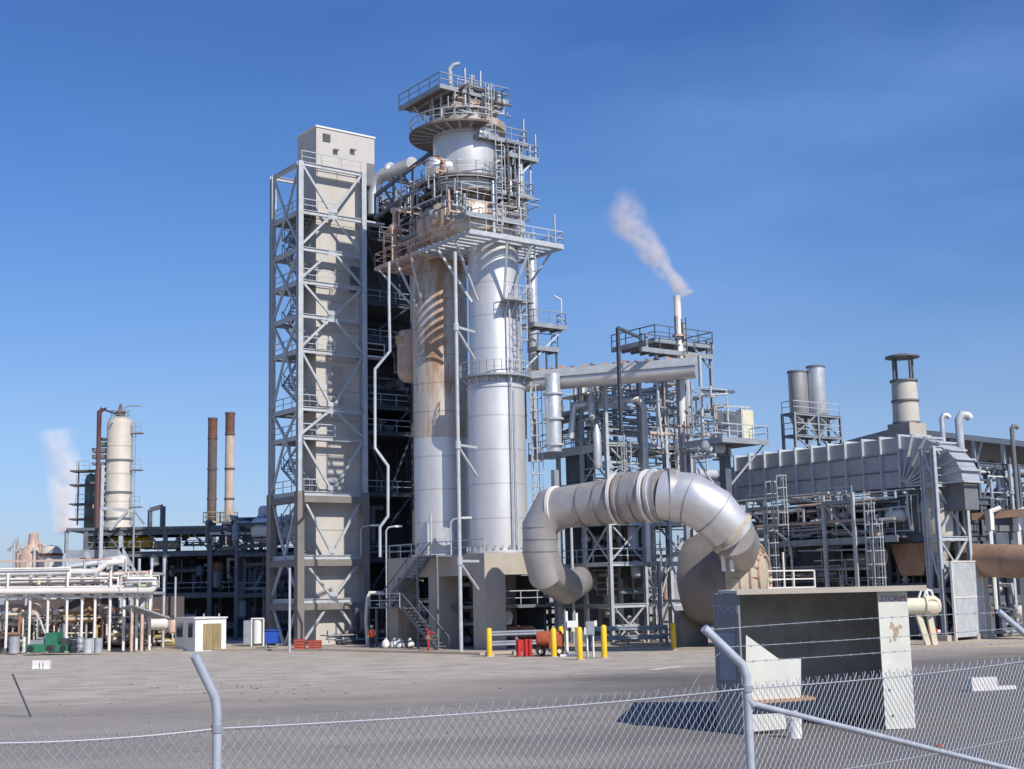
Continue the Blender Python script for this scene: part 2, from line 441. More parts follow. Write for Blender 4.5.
# ================================================================== PROCESS STRUCTURE (shade put into its dark paint, between lift and columns)
B0 = P(Lw + .9, 1.4)
py_ = [648, 600, 558, 492, 430, 404, 340, 300, 235, 200, 172]
pz = [0] + [ZV(B0, y) for y in py_[1:]]
ps = thing('process_structure', FL(B0), 'dark many-storey steel process structure packed with pipes between lift tower and silver columns', 'process structure')
PW, PD = 9.0, 6.5
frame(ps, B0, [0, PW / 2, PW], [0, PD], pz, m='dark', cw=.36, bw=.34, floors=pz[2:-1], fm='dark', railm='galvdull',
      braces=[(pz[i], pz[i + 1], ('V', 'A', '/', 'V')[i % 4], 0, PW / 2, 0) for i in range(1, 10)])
MB().fbox(B0, 0, PW, PD - .2, PD - .1, 0, pz[-2]).build('back_wall', 'dark', ps)  # dark backdrop added so the storeys look deep in shade
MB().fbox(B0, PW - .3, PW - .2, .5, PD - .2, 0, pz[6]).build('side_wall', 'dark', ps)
for i in range(1, 10):
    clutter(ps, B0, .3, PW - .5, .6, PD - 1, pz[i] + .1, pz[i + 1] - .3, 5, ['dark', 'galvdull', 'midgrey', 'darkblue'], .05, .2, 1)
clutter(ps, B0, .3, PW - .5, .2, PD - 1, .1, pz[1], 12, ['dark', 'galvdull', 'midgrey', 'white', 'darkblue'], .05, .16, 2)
# upper dome and elbow seen above the structure
cv = at(388, 200, 107)
v_ = thing('overhead_vapour_line', at(377, 205, 108), 'pale silver vapour pipe arching over the dark structure towards the top vessel', 'pipe')
MB().tube([at(373, 215, 109), at(373, 194, 109), at(377, 181, 109), at(384, 174, 108.5), at(396, 170, 107), at(412, 163, 104)], .5, 16).build('pipe', 'alusm', v_)
for p in (at(390.5, 169, 107.7),):
    MB().tube([p - V((.1, -.1, 0)), p + V((.1, -.1, 0))], .55, 16).build('flange', 'alusm', v_)
v_ = thing('reboiler_drum', at(405, 375, 98), 'pale round-ended drum half hidden behind the rusty column', 'drum')
MB().lathe(at(410, 368, 104), [(0, -1.2), (.5, -1.1), (.85, -.8), (1, -.4), (1, 2.5), (.8, 2.9), (0, 3.1)], 20).build('shell', 'palerust', v_)
MB().lathe(at(408, 341, 104), [(.5, -.35), (.95, -.3), (.95, .25), (.5, .3)], 20).build('cap', 'yellowdull', v_)
for k in range(2):
    MB().beam(at(375, 196 + k * 22, 105), at(432, 152 + k * 26, 100), .25).build('inclined_truss_chord', 'steelgrey', ps)
for k in range(7):
    a_ = at(375, 196, 105).lerp(at(432, 152, 100), k / 6); b_ = at(375, 218, 105).lerp(at(432, 178, 100), min(1, (k + (k % 2)) / 6)); MB().beam(a_, b_, .16).build('inclined_truss_web', 'steelgrey', ps)
clutter(ps, B0, 1, PW + 1.5, -1.0, 3, ZV(B0, 215), ZV(B0, 178), 20, ['galv', 'galvdull', 'alusm', 'palerust', 'dark'], .06, .2, 5)
clutter(ps, B0, 4, PW + 2.5, -1.5, 1, ZV(B0, 260), ZV(B0, 190), 18, ['galv', 'galvdull', 'dark', 'palerust', 'dark'], .06, .2, 4)
# zigzag drain pipe
tag(MB().tube([at(389, 262, 93.5), at(389, 300, 93.5), at(390, 351, 93.5), at(375, 369, 93.5), at(375, 448, 93.5), at(388, 466, 93.5), at(388, 516, 93.5), at(380, 527, 93.5), at(380, 557, 93.5)], .1, 8).build('drain_pipe', 'galv'),
    'slim pale zigzag pipe running down in front of the dark structure', 'pipe')

# ================================================================== CONCRETE TABLE AND COLUMNS
T = G(486, 652)
PT = lambda s, t, z=0: FL(T) + U * s + W * t + Z * z
zt1 = ZV(T, 553); zt0 = ZV(T, 571)
TL = (PL(388, 600, T, W) - FL(T)).dot(W)
tb = thing('concrete_table', FL(T), 'beige concrete table frame on thick legs carrying the two silver columns', 'concrete frame')
TS = 6.2
MB().fbox(T, 0, TS, 0, TL, zt0 - .25, zt1).build('top_slab', 'concrete', tb)
for (s, t) in ((0, 0), (TS - 1.7, 4.2), (0, TL / 2 - .7), (0, TL - 1.4), (TS - 1.5, TL - 1.4), (TS - 1.7, TL / 2 + .7)):
    MB().fbox(T, s + .004, s + 1.7, t + .004, t + 1.4, 0, zt0 - .25).build('leg', 'concrete', tb)
rail([PT(.1, .1, zt1), PT(.1, TL - .1, zt1)]).build('handrail', 'galv', tb)
# mezzanine below the table
mz = ZV(T, 606)
MB().fbox(T, .9, TS + 1.5, .6, TL - .5, mz - .2, mz).build('mezzanine_floor', 'midgrey', tb)
rail([PT(TS + 1.4, .5, mz), PT(1.9, .5, mz)]).build('handrail', 'galv', tb)
MB().fbox(T, TS - .5, TS - .3, 1, TL, 0, zt0 - .3).build('rear_panel', 'dark', tb)
clutter(tb, T, 1.8, TS - 1.6, .8, TL - 1.5, .1, mz - .3, 16, ['dark', 'midgrey', 'galvdull', 'rustpaint', 'white'], .05, .18, 5)
clutter(tb, T, 1.8, TS - 1.6, .8, TL - 1.5, mz + .1, zt0 - .4, 9, ['dark', 'midgrey', 'galvdull'], .05, .2, 1)

cR = at(499, 548, T.y + 5.0); cL = at(443, 553, T.y + 9.0)
cR = FL(cR); cL = FL(cL)
def cz(c, y): return ZV(c, y)
# right column
rc = thing('silver_column', cR + Z * zt1, 'brightest, front silver column standing on the right of the concrete table', 'column')
r1 = RAD(29.3, cR); r2 = RAD(26.3, cR)
zz = lambda y: cz(cR, y)
MB().lathe(cR, [(r1 + .25, zt1), (r1 + .25, zt1 + .25), (r1, zt1 + .3), (r1, zz(392)), (r1 - .03, zz(385)), (r2 + .05, zz(377)), (r2, zz(372)), (r2, zz(240))], 56).build('shell', 'alu', rc)
MB().lathe(cR, [(r1 + .02, zz(391)), (r1 + .06, zz(390.5)), (r1 + .06, zz(389)), (r1 + .02, zz(388.5))], 56).build('cladding_band', 'galv', rc)
bl = MB()
for k in range(26):
    a = 2 * math.pi * k / 26; d = V((math.cos(a), math.sin(a), 0))
    bl.obox(cR + d * (r1 + .22) + Z * (zt1 + .42), d * .05, V((-d.y, d.x, 0)) * .05, Z * .17)
bl.build('anchor_bolts', 'galvdull', rc)
def ring_deck(root, c, r0, rr, z, th=.14, a0=0, a1=360, m='galvdull', railh=.95, name='ring_platform', n=30, struts=8, rm='galv'):
    mb = MB(); st = []
    for k in range(n + 1):
        a = math.radians(a0 + (a1 - a0) * k / n); d = V((math.cos(a), math.sin(a), 0)); st.append(d)
    for d, e in zip(st[:-1], st[1:]):
        mb.prism([c + d * r0 + Z * z, c + d * rr + Z * z, c + e * rr + Z * z, c + e * r0 + Z * z], Z * -th)
    o = mb.build(name, m, root)
    if railh: rail([c + d * (rr - .05) + Z * z for d in st[::2]], railh, r=.028, step=9).build('handrail', rm, root)
    if struts:
        sb_ = MB()
        for k in range(struts + 1):
            a = math.radians(a0 + (a1 - a0) * (k + .5) / (struts + 1)); d = V((math.cos(a), math.sin(a), 0))
            sb_.beam(c + d * (rr - .2) + Z * (z - th), c + d * r0 + Z * (z - th - (rr - r0) * .9), .09); sb_.build('bracket', rm, root); sb_ = MB()
    return o
ring_deck(rc, cR, r2, r2 + .75, zz(378), a0=-175, a1=5, m='galvdull')
# left column
lc = thing('rusty_column', cL + Z * zt1, 'rust-streaked silver column standing behind and left of the brighter column', 'column')
r3 = RAD(28.3, cL)
zl = lambda y: cz(cL, y)
MB().lathe(cL, [(r3 + .2, zt1), (r3 + .2, zt1 + .2), (r3, zt1 + .25), (r3, zl(440))], 52).build('shell', 'alu', lc)
MB().lathe(cL, [(r3, zl(440)), (r3, zl(262)), (r3 - .3, zl(250)), (r3 - .3, zl(235))], 52).build('rusty_upper_shell', 'alurust', lc)
dn = V((0, -1, 0))
noz = cL + V((.15, -1, 0)).normalized() * r3 + Z * zl(538)
MB().tube([noz - dn * .4, noz + dn * .55], .52, 18).build('manway', 'alusm', lc)
MB().tube([noz + dn * .55, noz + dn * .72], .66, 18).build('manway_cover', 'galv', lc)
for x, y in ((431, 530), (428, 540)):
    a = at(x, y, cL.y - r3 - .3); MB().tube([a - Z * 1.0, a + Z * 1.2], .09, 8).build('level_gauge', 'galv', lc)
# brackets and long riser between the columns
rs = thing('tall_riser_pipe', at(462, 620, 88.6), 'thin tall pale pipe rising from the ground between the two silver columns', 'pipe')
rz = [at(452.5, 252, 88.8), at(459.5, 540, 88.8), at(462, 622, 88.8)]
rz = [V((rz[1].x, 88.8, ZV(V((rz[1].x, 88.8, 0)), 252))), V((rz[1].x, 88.8, .1))]
MB().tube(rz, .13, 10).build('pipe', 'galv', rs)
for y in (327, 445, 561):
    z = ZV(rz[0], y)
    a = V((rz[0].x, 88.8, z)); b = a + V((1.15, 1.9, 0))
    MB().beam(a, b, .16).build('bracket_arm', 'galv', rs); MB().beam(a + Z * -.1, b - Z * 1.9, .14).build('bracket_strut', 'galv', rs)
    MB().tube([a - Z * .25, a + Z * .25], .2, 10).build('clamp', 'galv', rs)

# ------------------------------------------------------------------ head vessel, shoulder and platforms
M_ = FL(at(466, 300, T.y + 7.2))
zm = lambda y: cz(M_, y)
rv = thing('reactor_head', M_ + Z * zm(236), 'big silver vessel ringed by platforms on top of the two columns', 'reactor')
rsx = RAD(50, M_); rh = RAD(35, M_)
MB().lathe(M_, [(0, zm(250)), (rsx * .55, zm(248)), (rsx * .96, zm(240)), (rsx, zm(234)), (rsx, zm(222)), (rsx * .93, zm(214)), (rsx * .7, zm(207)), (rh, zm(200))], 56).build('shoulder', 'alurust', rv)
MB().lathe(M_ + V((.25, 0, 0)), [(rh * .92, zm(202)), (rh, zm(196)), (rh * 1.02, zm(140)), (rh * 1.0, zm(127)), (rh * .8, zm(126)), (0, zm(125))], 56).build('shell', 'alu', rv)
MB().lathe(M_ + V((.2, 0, 0)), [(rh * 1.0, zm(137)), (rh * 1.2, zm(135)), (rh * 1.22, zm(128)), (rh * 1.0, zm(126))], 56).build('ring_duct', 'alurust', rv)
MB().lathe(M_ + V((.3, 0, 0)), [(rh * .78, zm(127)), (rh * .78, zm(111)), (rh * .62, zm(106)), (rh * .62, zm(92)), (0, zm(91))], 40).build('top_drum', 'midgrey', rv)
MB().lathe(M_ + V((.3, 0, 0)), [(rh * .8, zm(117)), (rh * .83, zm(117)), (rh * .83, zm(110)), (rh * .8, zm(110))], 40).build('band', 'palerust', rv)
for k in range(14):
    a_ = math.tau * k / 14; dd2 = V((math.cos(a_), math.sin(a_), 0)); MB().beam(M_ + dd2 * rh * .98 + Z * zm(127), M_ + dd2 * rh * .98 + Z * zm(100), .13).build('post', 'galv', rv)
clutter(rv, FL(M_), -2.6, 2.4, -3.2, -1.6, zm(124), zm(98), 14, ['galv', 'galvdull', 'dark', 'palerust'], .05, .13, 0, vert=.7)
# spherical nozzle on the left
nz = at(438, 168, M_.y - 2.2); nd = (V((-1, -.75, 0))).normalized()
MB().lathe(nz, [(.78, -1.2), (.78, .25), (.72, .6), (.5, .86), (.25, .95), (0, .98)], 26, axis=nd).build('nozzle', 'ductalu', rv)
MB().lathe(nz, [(.79, .1), (.92, .12), (.92, .26), (.79, .28)], 26, axis=nd).build('nozzle_flange', 'rustpaint', rv)
ring_deck(rv, M_, rh, RAD(50, M_), zm(200) - .1, m='deckbrown', struts=14)
ring_deck(rv, M_, rh, RAD(46, M_), zm(184) - .1, m='deckbrown', struts=12)
ring_deck(rv, M_, rh * .9, RAD(57, M_) , zm(137), a0=120, a1=300, m='deckbrown', struts=0)
for k in range(9):
    a_ = math.radians(170 + 14 * k); dd2 = V((math.cos(a_), math.sin(a_), 0)); MB().beam(M_ + dd2 * RAD(55, M_) + Z * (zm(135) - .2), M_ + dd2 * rh * .95 + Z * (zm(135) - .25), .2, .3).build('bracket', 'galvdull', rv)
def frame_deck(root, c, pa, pb, pc, slat=True, **k):
    """rectangular deck: pa = left end pixel, pb = front corner point, pc = right end pixel, at pb's height"""
    z = pb.z; n = FL(pb)
    def hit(px, py, dr): q = PL(px, py, n, dr); return (q - n).dot(dr)
    a = hit(*pc, U); b = hit(*pa, W)
    return n, a, b, z
# wide main platform (corner at 470,228)
pb = at(470, 229, 90.2)
n, a, b, z = frame_deck(None, None, (375, 272), pb, (563, 241))
mp = thing('column_head_platform', pb, 'wide slatted steel platform with handrails wrapped round the column heads', 'platform')
slat_deck(n, 0, a, 0, 6.6, z).build('slatted_deck', 'galv', mp)
slat_deck(n, 0, 5.0, 6.7, b, z).build('slatted_deck', 'palerust', mp)
Pn = lambda s, t, dz=0: n + U * s + W * t + Z * (z + dz)
rail([Pn(a, 4.2), Pn(a, 0), Pn(.5 * a, 0), Pn(0, 0)]).build('handrail', 'galv', mp)
rail([Pn(0, 0), Pn(0, b * .5), Pn(0, b), Pn(5.0, b)]).build('handrail', 'palerust', mp)
fR = (cR - n); fs, ft = fR.dot(U), fR.dot(W); gL = (cL - n); gs, gt = gL.dot(U), gL.dot(W)
for (p0, p1) in ((Pn(.1, ft - 1.5, -.3), Pn(fs - 1.9, ft - .6, -4.2)), (Pn(.1, ft + .9, -.3), Pn(fs - 1.95, ft, -4.2)), (Pn(fs - 1.2, .1, -.3), Pn(fs - .5, ft - 1.9, -4.2)), (Pn(fs + 1, .1, -.3), Pn(fs, ft - 1.95, -4.2)), (Pn(a, 1.5, -.3), Pn(fs + 1.9, ft - .3, -3.8)), (Pn(a, 5.5, -.3), Pn(fs + 1.9, ft + .6, -3.8)),
                 (Pn(.1, gt - 1.4, -.3), Pn(gs - 1.9, gt - .6, -3.6)), (Pn(.1, gt + .6, -.3), Pn(gs - 2, gt, -3.6)), (Pn(.1, b - .4, -.3), Pn(gs - 1.7, gt + 1.0, -3.4))):
    MB().beam(p0, p1, .15).build('strut', 'galv', mp)
for (s, t) in ((a * .55, .15), (a * .95, .4)):
    MB().beam(Pn(s, t), Pn(s, t, 2.3), .09).build('lamp_post', 'galv', mp)
# rusty valve stand on the left end
vs = thing('relief_valve_stand', Pn(.8, b - 1.5), 'rusty pink valve stand with pipes on the left end of the wide column platform', 'valve stand')
bp_ = Pn(.8, b - 1.6)
MB().lathe(bp_, [(.25, 0), (.25, 1.0), (.45, 1.1), (.45, 1.3), (.2, 1.4), (.22, 2.4), (.5, 2.5), (.5, 2.9), (.2, 3.1), (.15, 3.9), (.3, 4.0), (.3, 4.3), (0, 4.5)], 14).build('valve_stack', 'palerust', vs)
for (ds, dt, h) in ((-.6, .6, 2.6), (-.6, -.6, 2.6), (.8, .5, 3.4), (.8, -1.2, 4.2), (1.6, -1.8, 2.2)):
    p = bp_ + U * ds + W * dt; MB().beam(p, p + Z * h, .1).build('post', 'palerust', vs)
for h in (1.2, 2.5):
    MB().beam(bp_ + U * -.6 + W * .6 + Z * h, bp_ + U * -.6 + W * -.6 + Z * h, .08).build('bar', 'palerust', vs)
    MB().beam(bp_ + U * -.6 + W * -.6 + Z * h, bp_ + U * .8 + W * -1.2 + Z * h, .08).build('bar', 'palerust', vs)
for k in range(8):
    p = bp_ + U * R.uniform(-.4, 1.6) + W * R.uniform(-3, .8)
    MB().tube([p, p + Z * R.uniform(.5, 1.6), p + Z * R.uniform(.5, 1.6) + W * R.uniform(-1, 1)], .09, 8).build('pipe', R.choice(['palerust', 'rustpaint', 'galv']), vs)
# clutter on the platforms
clutter(rv, FL(M_), -3.4, 3.2, -3.4, -2.4, zm(232), zm(205), 16, ['galv', 'alusm', 'galvdull', 'palerust'], .05, .13, 0)
clutter(rv, FL(M_), 2.2, 4.0, -3.2, 1.0, zm(232), zm(140), 16, ['galv', 'alusm', 'galvdull'], .06, .2, 0, vert=.8)
clutter(rv, FL(M_), -3.6, -2.2, -3, 3, zm(230), zm(190), 12, ['galvdull', 'dark', 'midgrey'], .06, .2, 1)
# upper decks
def rect_deck(name, cpx, Yd, lpx, rpx, root, m='deckbrown', rm='galvdull', depth=None, jm='galvdull', th=.16):
    c = at(*cpx, Yd); nn = FL(c)
    q = PL(*rpx, nn, U); aa = (q - nn).dot(U); q = PL(*lpx, nn, W); bb = (q - nn).dot(W)
    deck(nn, 0, aa, 0, bb, c.z, th).build(name, m, root)
    jj = MB()
    for k in range(int(aa / .9) + 1): jj.fbox(nn, k * .9, k * .9 + .12, .02, bb - .02, c.z - th - .16, c.z - th - .002)
    jj.fbox(nn, -.04, aa + .04, -.06, .05, c.z - th - .14, c.z + .03); jj.fbox(nn, -.06, .05, .052, bb, c.z - th - .14, c.z + .03)
    jj.build('joists', jm, root)
    QQ = lambda s, t, dz=0: nn + U * s + W * t + Z * (c.z + dz)
    rail([QQ(aa, bb * .6), QQ(aa, 0), QQ(0, 0), QQ(0, bb)]).build('handrail', rm, root)
    return QQ, aa, bb
Q1, a1, b1 = rect_deck('top_platform', (440, 84), M_.y - 3.4, (399, 108), (508, 105), rv)
for (s, t) in ((a1 * .3, .3), (a1 * .9, .6), (.6, b1 * .8), (a1 * .72, .2)):
    p = Q1(s, t, -.2); MB().beam(p, V((M_.x, M_.y, p.z)).lerp(p, .5) - Z * 2.6, .16).build('strut', 'galv', rv)
for (s, h) in ((a1 * .25, 2.4), (a1 * .45, 2.8), (a1 * .55, 2.3), (a1 * .68, 2.9), (a1 * .8, 1.8)):
    MB().beam(Q1(s, .8), Q1(s, .8, h * .75), .12).build('mast', 'galv', rv)
clutter(rv, FL(Q1(0, 0)), a1 * .35, a1 * .75, .5, 2.5, Q1(0, 0).z - 2.5, Q1(0, 0).z + 1.7, 14, ['galv', 'galvdull', 'alusm'], .04, .1, 0, vert=.75)
lp = Q1(a1 * .22, .7); MB().tube([lp, lp + Z * 1.7, lp + Z * 2.0 + V((.3, 0, 0)), lp + Z * 2.1 + V((.75, 0, 0))], .14, 10).build('vent_pipe', 'galv', rv)
Q2, a2, b2 = rect_deck('side_platform', (479, 133), M_.y - 3.0, (468, 137), (527, 148), rv)
Q3, a3, b3 = rect_deck('side_platform', (507, 152), M_.y - 1.8, (490, 158), (538, 162), rv)
Q4, a4, b4 = rect_deck('side_platform', (500, 190), M_.y - 2.2, (490, 194), (533, 195), rv, m='galvdull')
for QQ, aa in ((Q2, a2), (Q3, a3), (Q4, a4)):
    MB().beam(QQ(aa * .9, .2, -.2), QQ(aa * .3, .8, -2.2), .12).build('strut', 'galv', rv)
    MB().beam(QQ(aa * .95, .1), QQ(aa * .95, .1, 1.9), .1).build('mast', 'galv', rv)
Q7, a7, b7 = rect_deck('side_platform', (466, 211), M_.y - 4.6, (402, 232), (524, 217), rv, m='galvdull', rm='galv')
for t in (b7 * .3, b7 * .65, b7 * .95): MB().beam(Q7(0, t, -.2), Q7(2.6, t, -2.6), .12).build('strut', 'galv', rv)
# silver downcomers right of the vessel
for i, (px, y0, y1, rr, Yo) in enumerate(((518, 236, 166, 8, 2.2), (494, 232, 186, 2.2, -2.9), (534, 372, 250, 5.5, 2.0))):
    p = FL(at(px, y0, M_.y + Yo)); r = RAD(rr, p)
    MB().lathe(p, [(0, ZV(p, y0) - .4), (r * .8, ZV(p, y0) - .2), (r, ZV(p, y0)), (r, ZV(p, y1)), (r * .8, ZV(p, y1) + .3), (0, ZV(p, y1) + .5)], 20).build('downcomer', 'alusm', rv)
hpw = thing('head_pipework', M_ + Z * zm(205), 'dense tangle of thin pale and rusty pipes, ladders and rails round the reactor head', 'pipework')
for (s0, s1, t0, t1, ya, yb, n_) in ((-3.6, -1, -3.4, -2.2, 233, 205, 14), (.8, 3.6, -3.9, -2.2, 233, 150, 16), (-1, 3.4, -3.9, -3.0, 233, 214, 9), (2.6, 4.4, -3.4, 1.5, 236, 128, 24), (-2.8, 2.8, -3.2, -2.2, 128, 96, 10), (-4.2, -2.8, -2.5, 3.5, 228, 170, 18)):
    clutter(hpw, FL(M_), s0, s1, t0, t1, zm(ya), zm(yb), n_, ['galv', 'galvdull', 'palerust', 'galv', 'deckbrown'], .035, .095, 0, vert=.6)
for (px, ya, yb) in ((489, 130, 83), (500, 225, 140)):
    q_ = FL(at(px, ya, M_.y - 3.1)); ladder(V((q_.x, q_.y, ZV(q_, ya))), ZV(q_, yb), V((.3, -.95, 0))).build('caged_ladder', 'galv', hpw)
for (ya, ds) in ((213, 4.6),):
    z_ = zm(ya); rail([M_ + U * ds + W * 2.5 + Z * z_, M_ + U * ds - W * 3.2 + Z * z_, M_ - U * 2.8 - W * ds * .8 + Z * z_]).build('handrail', 'galv', hpw)
# ladders down the right flank of the bright column
dr_ = V((.75, -.66, 0)).normalized()
lb = cR + dr_ * (r2 + .5)
ladder(V((lb.x, lb.y, zz(376))), zz(305), dr_).build('caged_ladder', 'galv', rc)
lb2 = cR + V((.93, -.36, 0)) * (r2 + .8)
ladder(V((lb2.x, lb2.y, zz(305))), zz(238), dr_).build('caged_ladder', 'galv', rc)
lb3 = cR + V((.98, -.2, 0)) * (r1 + .5)
ladder(V((lb3.x, lb3.y, zz(545))), zz(384), V((.98, -.2, 0))).build('caged_ladder', 'galv', rc)
ring_deck(rc, cR, r2, r2 + 1.2, zz(306), a0=-75, a1=-20, m='galvdull', n=8, struts=3)
Q5, a5, b5 = rect_deck('side_platform', (534, 322), cR.y - .5, (520, 327), (566, 330), rc)
MB().beam(Q5(a5 * .97, .2, -.2), Q5(0, 1.2, -3.2), .12).build('strut', 'galv', rc)
lpp = Q5(a5 * .95, .3); MB().tube([lpp, lpp + Z * 2.0, lpp + Z * 2.3 + V((-.5, 0, 0))], .06, 6).build('lamp_arm', 'galv', rc)
Q6, a6, b6 = rect_deck('side_platform', (538, 346), cR.y + .5, (528, 349), (558, 350), rc, m='midgrey')
for s in (.1, a6 * .5, a6): MB().beam(Q6(s, .2), Q6(s, .2, -2.4), .12).build('post', 'darkblue', rc)
clutter(rc, cR, 2.0, 3.6, .5, 3.0, zz(470), zz(250), 14, ['galv', 'alusm', 'galvdull'], .05, .16, 0, vert=.85)
# thin insulated lines strapped to the bright column
for an_, y0_, y1_ in ((-62, 545, 300), (-55, 545, 392), (-118, 545, 470)):
    dd2 = V((math.cos(math.radians(an_)), math.sin(math.radians(an_)), 0))
    if an_ == -118: continue
    p_ = cR + dd2 * (r1 + .28); MB().tube([V((p_.x, p_.y, zt1 + .3)), V((p_.x, p_.y, zz(y1_)))], .07, 8).build('small_line', 'galv', rc)
lq = thing('low_pipework', P(Lw + 3, -.8), 'tangle of low pipes and pumps on the ground between lift tower and concrete table', 'pipework')
clutter(lq, P(Lw + 1.2, -.6), 0, 9, -2.2, .6, .2, 2.6, 46, ['dark', 'midgrey', 'galvdull', 'rustpaint', 'galv', 'whitepipe', 'darkblue'], .05, .16, 10, vert=.5)
clutter(lq, P(1.5, -.9), 0, 6, -1.0, .4, .2, 1.4, 16, ['dark', 'midgrey', 'galvdull', 'rustpaint'], .05, .14, 4, vert=.3)
# stairs at the foot of the table (left)
st_ = thing('access_stair', PT(-1.2, TL * .55), 'dark zigzag steel stair climbing the shaded side of the concrete table', 'stair')
stairs(PT(-1.3, TL * .25, 0), PT(-1.3, TL * .62, mz), .9).build('stair_flight', 'midgrey', st_)
MB().fbox(T, -1.9, -.1, TL * .62, TL * .95, mz - .1, mz).build('landing', 'midgrey', st_)
stairs(PT(-.7, TL * .92, mz), PT(-.7, TL * .5, zt1), .9).build('stair_flight', 'midgrey', st_)
MB().fbox(T, -1.4, -.1, TL * .3, TL * .5, zt1 - .12, zt1).build('landing', 'midgrey', st_)
rail([PT(-1.9, TL * .95, mz), PT(-1.9, TL * .62, mz)]).build('handrail', 'galv', st_)
for t in (.3, .5, .62, .95): MB().beam(PT(-1.35, TL * t, 0), PT(-1.35, TL * t, (mz if t > .55 else zt1) - .12), .13).build('post', 'midgrey', st_)
# ================================================================== MIDDLE OPEN STRUCTURE
K = G(613, 646)
PK = lambda s, t, z=0: FL(K) + U * s + W * t + Z * z
ky = [646, 604, 562, 521, 480, 442, 404, 372]
kz = [0] + [ZV(K, y) for y in ky[1:]]
ks = [0] + [(PL(px, 500, FL(K), U) - FL(K)).dot(U) for px in (643, 668, 692)]
KD = (PL(562, 600, FL(K), W) - FL(K)).dot(W)
md = thing('open_steel_structure', FL(K), 'open galvanised steel structure crowded with pipes behind the big bent duct', 'steel structure')
brk = []
for i in range(7):
    for j in range(3):
        if (i + j) % 2 == 0: brk.append((kz[i], kz[i + 1], ('X', 'A', '/', 'V')[(i * 2 + j) % 4], ks[j], ks[j + 1], 0))
frame(md, K, ks, [0, KD * .5, KD], kz, m='galv', cw=.26, bw=.28, braces=brk, sidebraces=[(kz[i], kz[i + 1], 'X', 0, KD * .5, 0) for i in (2, 4)], floors=[kz[2], kz[3], kz[5]], fm='galvdull', bg=.1)
MB().fbox(K, .2, ks[3], KD - .4, KD - .3, 0, kz[3]).build('back_panel', 'darkblue', md)
MB().fbox(K, 0.3, .4, KD * .35, KD - .5, kz[3], kz[5] - .4).build('side_panel', 'darkblue', md)
for i in range(7):
    cm_l = ['galv', 'galvdull', 'alusm', 'midgrey', 'rustpaint', 'dark'] if i < 4 else ['galv', 'galv', 'alusm', 'galvdull', 'palerust']
    clutter(md, K, .3, ks[3] - .3, .3, KD - .8, kz[i] + .2, kz[i + 1] - .2, 10, cm_l, .04, .2 if i < 4 else .12, 2 if i < 4 else 1)
MB().tube([PK(ks[1] + .1, -.3, kz[2]), PK(ks[1] + .1, -.3, kz[6]), PK(ks[1] - .5, -.3, kz[6] + .5), PK(-.6, 2.8, kz[6] + .2), PK(-.9, 2.9, kz[5] + .5)], .25, 14).build('main_pipe', 'alusm', md)
MB().lathe(PK(-.7, .2, kz[5] - 2), [(0, 0), (.2, .1), (.3, .4), (.3, 2.6), (.2, 2.9), (.1, 3.2), (0, 3.3)], 16).build('separator', 'alusm', md)
MB().lathe(PK(ks[3] + .4, 1.2, kz[4] - .4), [(0, 0), (.5, .2), (.95, .8), (.95, 3.0), (.7, 3.5), (.3, 3.8), (0, 3.9)], 20).build('vessel', 'midgrey', md)
MB().lathe(PK(ks[3] + 2.3, 2.2, kz[3] - .2), [(.6, -1), (.75, 1.6), (.75, 2.4), (.95, 2.5), (.95, 2.7), (.6, 2.9), (.4, 3.6), (0, 3.7)], 20).build('cyclone', 'alusm', md)
pk = thing('pipe_bank', PK(ks[1], 1), 'bank of thin pale pipes, ladders and rails woven through the open steel structure', 'pipework')
for i_, n_ in ((2, 8), (3, 14), (4, 24), (5, 26), (6, 22)):
    clutter(pk, K, -.6, ks[3] + 1.8, -.5, 2.6, kz[i_] + .1, (kz[i_ + 1] if i_ < 6 else kz[6] + 2.4) - .1, n_, ['galv', 'galv', 'alusm', 'galvdull', 'whitepipe', 'palerust'], .035, .11, 1 if i_ < 6 else 0, vert=.55)
for z_ in (kz[3], kz[4], kz[5], kz[6]):
    rail([PK(0, KD * .5, z_), PK(-.05, -.1, z_), PK(ks[3], -.1, z_)]).build('handrail', 'galv', pk)
for (s_0, za_, zb_2) in ((1.3, kz[3], kz[5]), (ks[2] + .8, kz[4], kz[6]), (ks[1] + .5, .3, kz[3])):
    ladder(PK(s_0, -.35, za_), zb_2, -W).build('caged_ladder', 'galv', pk)
# steel leading left from the structure to the bright column
sw_ = thing('linking_walkway', at(560, 452, 97), 'steel walkway with handrails linking the bright column to the open steel structure', 'walkway')
La, Lb = FL(at(612, 441, 95.6)), FL(PK(0, KD))
zl_ = ZV(K, 440)
MB().fbox(K, .0, 2.2, .3, KD + 3.6, zl_ - .5, zl_ - .3).build('deck', 'galvdull', sw_)
MB().fbox(K, -.08, .05, .3, KD + 3.6, zl_ - .75, zl_ - .2).build('edge_beam', 'galv', sw_)
rail([PK(0, .3, zl_ - .3), PK(0, KD + 3.6, zl_ - .3)]).build('handrail', 'galv', sw_)
for t in (1.5, 4, 6.5, 9):
    MB().beam(PK(.5, t, zl_ - .4), PK(.5, t, zl_ + 4.6), .16).build('post', 'galv', sw_)
MB().fbox(K, .2, 2.6, 2.2, 5.2, zl_ + 3.6, zl_ + 3.75).build('canopy', 'white', sw_)
MB().fbox(K, .2, 1.6, 1.0, 7.2, zl_ + 2.0, zl_ + 2.14).build('upper_deck', 'galvdull', sw_)
clutter(sw_, K, .2, 2.4, .8, KD + 3, zl_ - .2, zl_ + 4.2, 26, ['galv', 'galvdull', 'alusm', 'midgrey'], .04, .15, 3)
